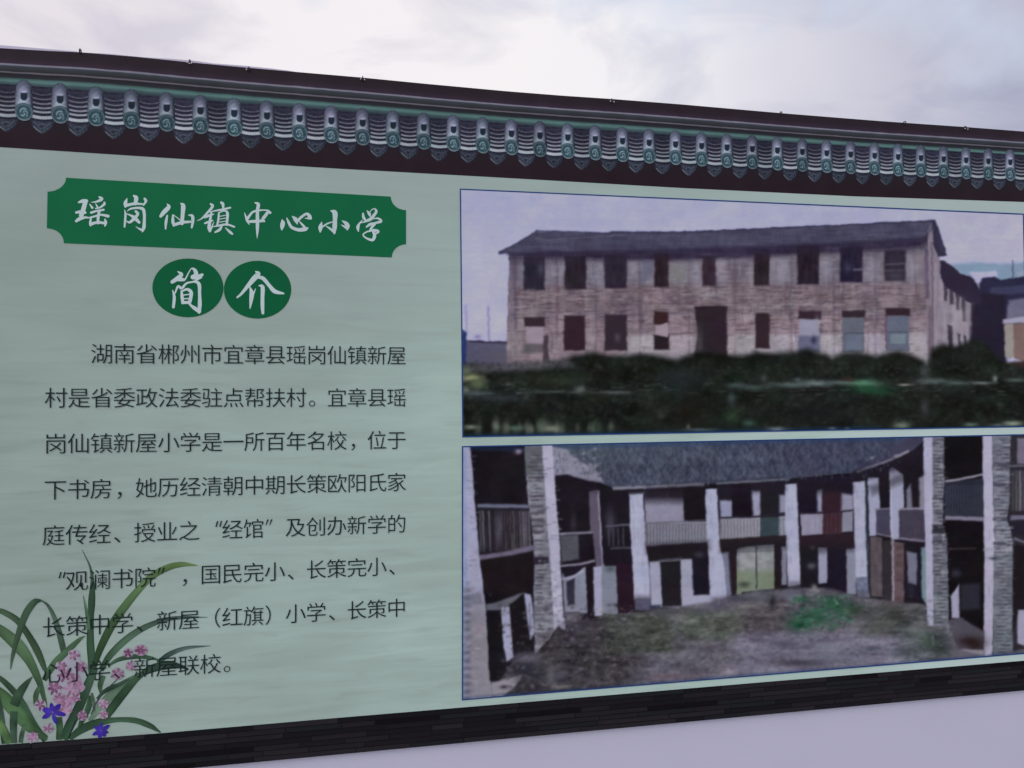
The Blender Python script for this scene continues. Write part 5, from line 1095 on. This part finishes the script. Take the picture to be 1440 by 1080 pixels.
m7 = [(1150, 866, 26, 13), (1180, 856, 18, 12), (1135, 872, 20, 12), (1165, 846, 18, 8), (1120, 878, 14, 10)]
for x, y, rx, ry in m7: p.blob(x, y, rx, ry, (44, 84, 64), .75, 7, .5)
p.specks(1112, 838, 1200, 886, 90, [(38, 98, 66), (70, 116, 88), (34, 66, 54), (92, 122, 104), (52, 82, 68)], 1.4, 4, 44, .7, .8)
p.blob(1203, 857, 12, 9, (46, 62, 50), .8, rag=.3); p.line([(1172, 842), (1178, 850)], 2, (136, 158, 146), .7)
p.dashes(768, 630, 1250, 682, 900, [(96, 100, 116), (50, 52, 68), (84, 88, 106), (58, 56, 70)], 3, 8, 1.3, 321, .5, vert=True, only=(1,))
for x0, x1, y0, y1 in ((739, 763, 640, 960), (1311, 1328, 618, 740), (1313, 1333, 750, 884), (1396, 1421, 618, 730), (1398, 1424, 740, 920)):
    y = y0
    while y < y1:
        p.dashes(x0, y, x1 - 6, y + 1, 2, [(60, 56, 68), (76, 72, 82), (68, 66, 74)], 5, 13, 1.7, int(y * 3 + x0), .75, only=(3,))
        p.dashes(x0, y + 2.6, x1 - 5, y + 3.6, 1, [(148, 146, 156), (136, 138, 144)], 4, 10, 1.8, int(y * 5 + x0), .6, only=(3,))
        y += 5.2
p.dashes(884, 690, 1222, 840, 260, [(122, 120, 140), (136, 136, 152), (176, 172, 190), (110, 108, 124)], 5, 22, 1.5, 331, .35, vert=True, only=(3,))
p.dashes(760, 630, 800, 950, 160, [(110, 106, 120), (180, 176, 190), (96, 92, 104)], 3, 9, 1.8, 332, .5, only=(3,))
p.dashes(652, 640, 668, 975, 120, [(118, 116, 134), (168, 164, 182), (98, 96, 112)], 3, 9, 1.6, 333, .45, only=(3,))
p.dashes(1300, 620, 1400, 920, 120, [(126, 120, 138), (178, 172, 190)], 4, 14, 1.4, 334, .4, vert=True, only=(3,))
p.dashes(908, 690, 1205, 850, 200, [(112, 110, 128), (160, 158, 174), (98, 94, 108)], 3, 12, 1.4, 335, .35, vert=True, only=(2,))
p.dashes(672, 715, 755, 785, 60, [(112, 106, 112), (40, 36, 44), (90, 84, 80)], 6, 30, 1.4, 336, .5, vert=True, only=(4,))
p.specks(700, 850, 900, 975, 520, [(40, 37, 44), (120, 114, 122), (74, 70, 70), (54, 50, 54), (92, 88, 94)], .8, 2.2, 341, .6)
p.specks(860, 850, 1330, 945, 900, [(58, 56, 62), (140, 136, 148), (84, 84, 78), (66, 70, 62), (104, 100, 112)], .8, 2.2, 342, .45, .7)
p.specks(1120, 838, 1200, 884, 120, [(40, 96, 66), (76, 124, 96), (30, 54, 46)], .8, 2, 343, .6)
for pts_ in ([(908, 772), (998, 766)], [(1012, 770), (1106, 764)], [(1126, 772), (1200, 768)], [(912, 692), (990, 688)], [(1124, 690), (1200, 684)], [(790, 676), (842, 686)], [(1224, 690), (1296, 660)]): p.line(pts_, 14, (38, 33, 41), .5, 12)
p.line([(884, 694), (906, 693)], 4, (90, 88, 104), .5, 3)
for (x0, x1, y) in ((893, 914, 842), (1001, 1023, 845), (1108, 1125, 822), (1205, 1222, 836), (797, 782, 950)): p.line([(x0, y), (x1, y)], 10, (86, 82, 94), .6, 8)
p.line([(652, 981), (840, 966), (1040, 949.5), (1240, 934), (1440, 917)], 3, (40, 56, 98), .35, 3)
p.finish(3.0, 0.84)
photo2 = bpy.data.objects.new('photograph_print', None); col.objects.link(photo2)
photo2.parent = banner; photo2['label'] = 'lower printed photograph of an overgrown courtyard between two-storey arcades'
split_mesh(p, px_xyz(X, Y, 0.0015), N2, photo2, m_ink)
frame_part(Q2, 1.7, 0.0022, photo2)

# ------------------------------------------------------------------ wire ties along the top hem
m_wire = flat_mat('dark_wire', (52, 46, 52), 0.1, 40, 0.5, 0.4, None)
m_knot = flat_mat('pale_cord', (196, 192, 200), 0.1, 40, 0.7, 0.2, None)
def torus(R, r, n=14, m_=6):
    V, F = [], []
    for i in range(n):
        a = 2 * math.pi * i / n
        for j in range(m_):
            b_ = 2 * math.pi * j / m_; q = R + r * math.cos(b_)
            V.append((r * math.sin(b_), q * math.cos(a), q * math.sin(a)))
    for i in range(n):
        for j in range(m_):
            F.append((i * m_ + j, ((i + 1) % n) * m_ + j, ((i + 1) % n) * m_ + (j + 1) % m_, i * m_ + (j + 1) % m_))
    return V, F
V, F = torus(0.008, 0.0022)
tie_me = mesh_of('tie', V, F); tie_me.materials.append(m_wire)
import bmesh
bm = bmesh.new(); bmesh.ops.create_icosphere(bm, subdivisions=2, radius=0.0024)
kn_me = bpy.data.meshes.new('knot'); bm.to_mesh(kn_me); bm.free(); kn_me.materials.append(m_knot)
for (x, y, two, kn) in [(113, 72.5, 0, 0), (267, 87.5, 0, 3), (350, 97.5, 0, 1), (510, 110.8, 0, 2), (860, 142, 1, 2), (1098, 160, 0, 0), (1272, 173.5, 0, 0), (1357, 180.5, 1, 2), (1480, 189, 0, 0)]:
    tx, ty, tz_ = P3(x, y)
    tie = link('tie', tie_me, None, banner, loc=(tx, 0.0, tz_))
    for q in range(kn):
        link('knot', kn_me, None, tie, loc=([-0.007, 0.007, 0.0][q], -0.008, -0.004 - 0.002 * q))
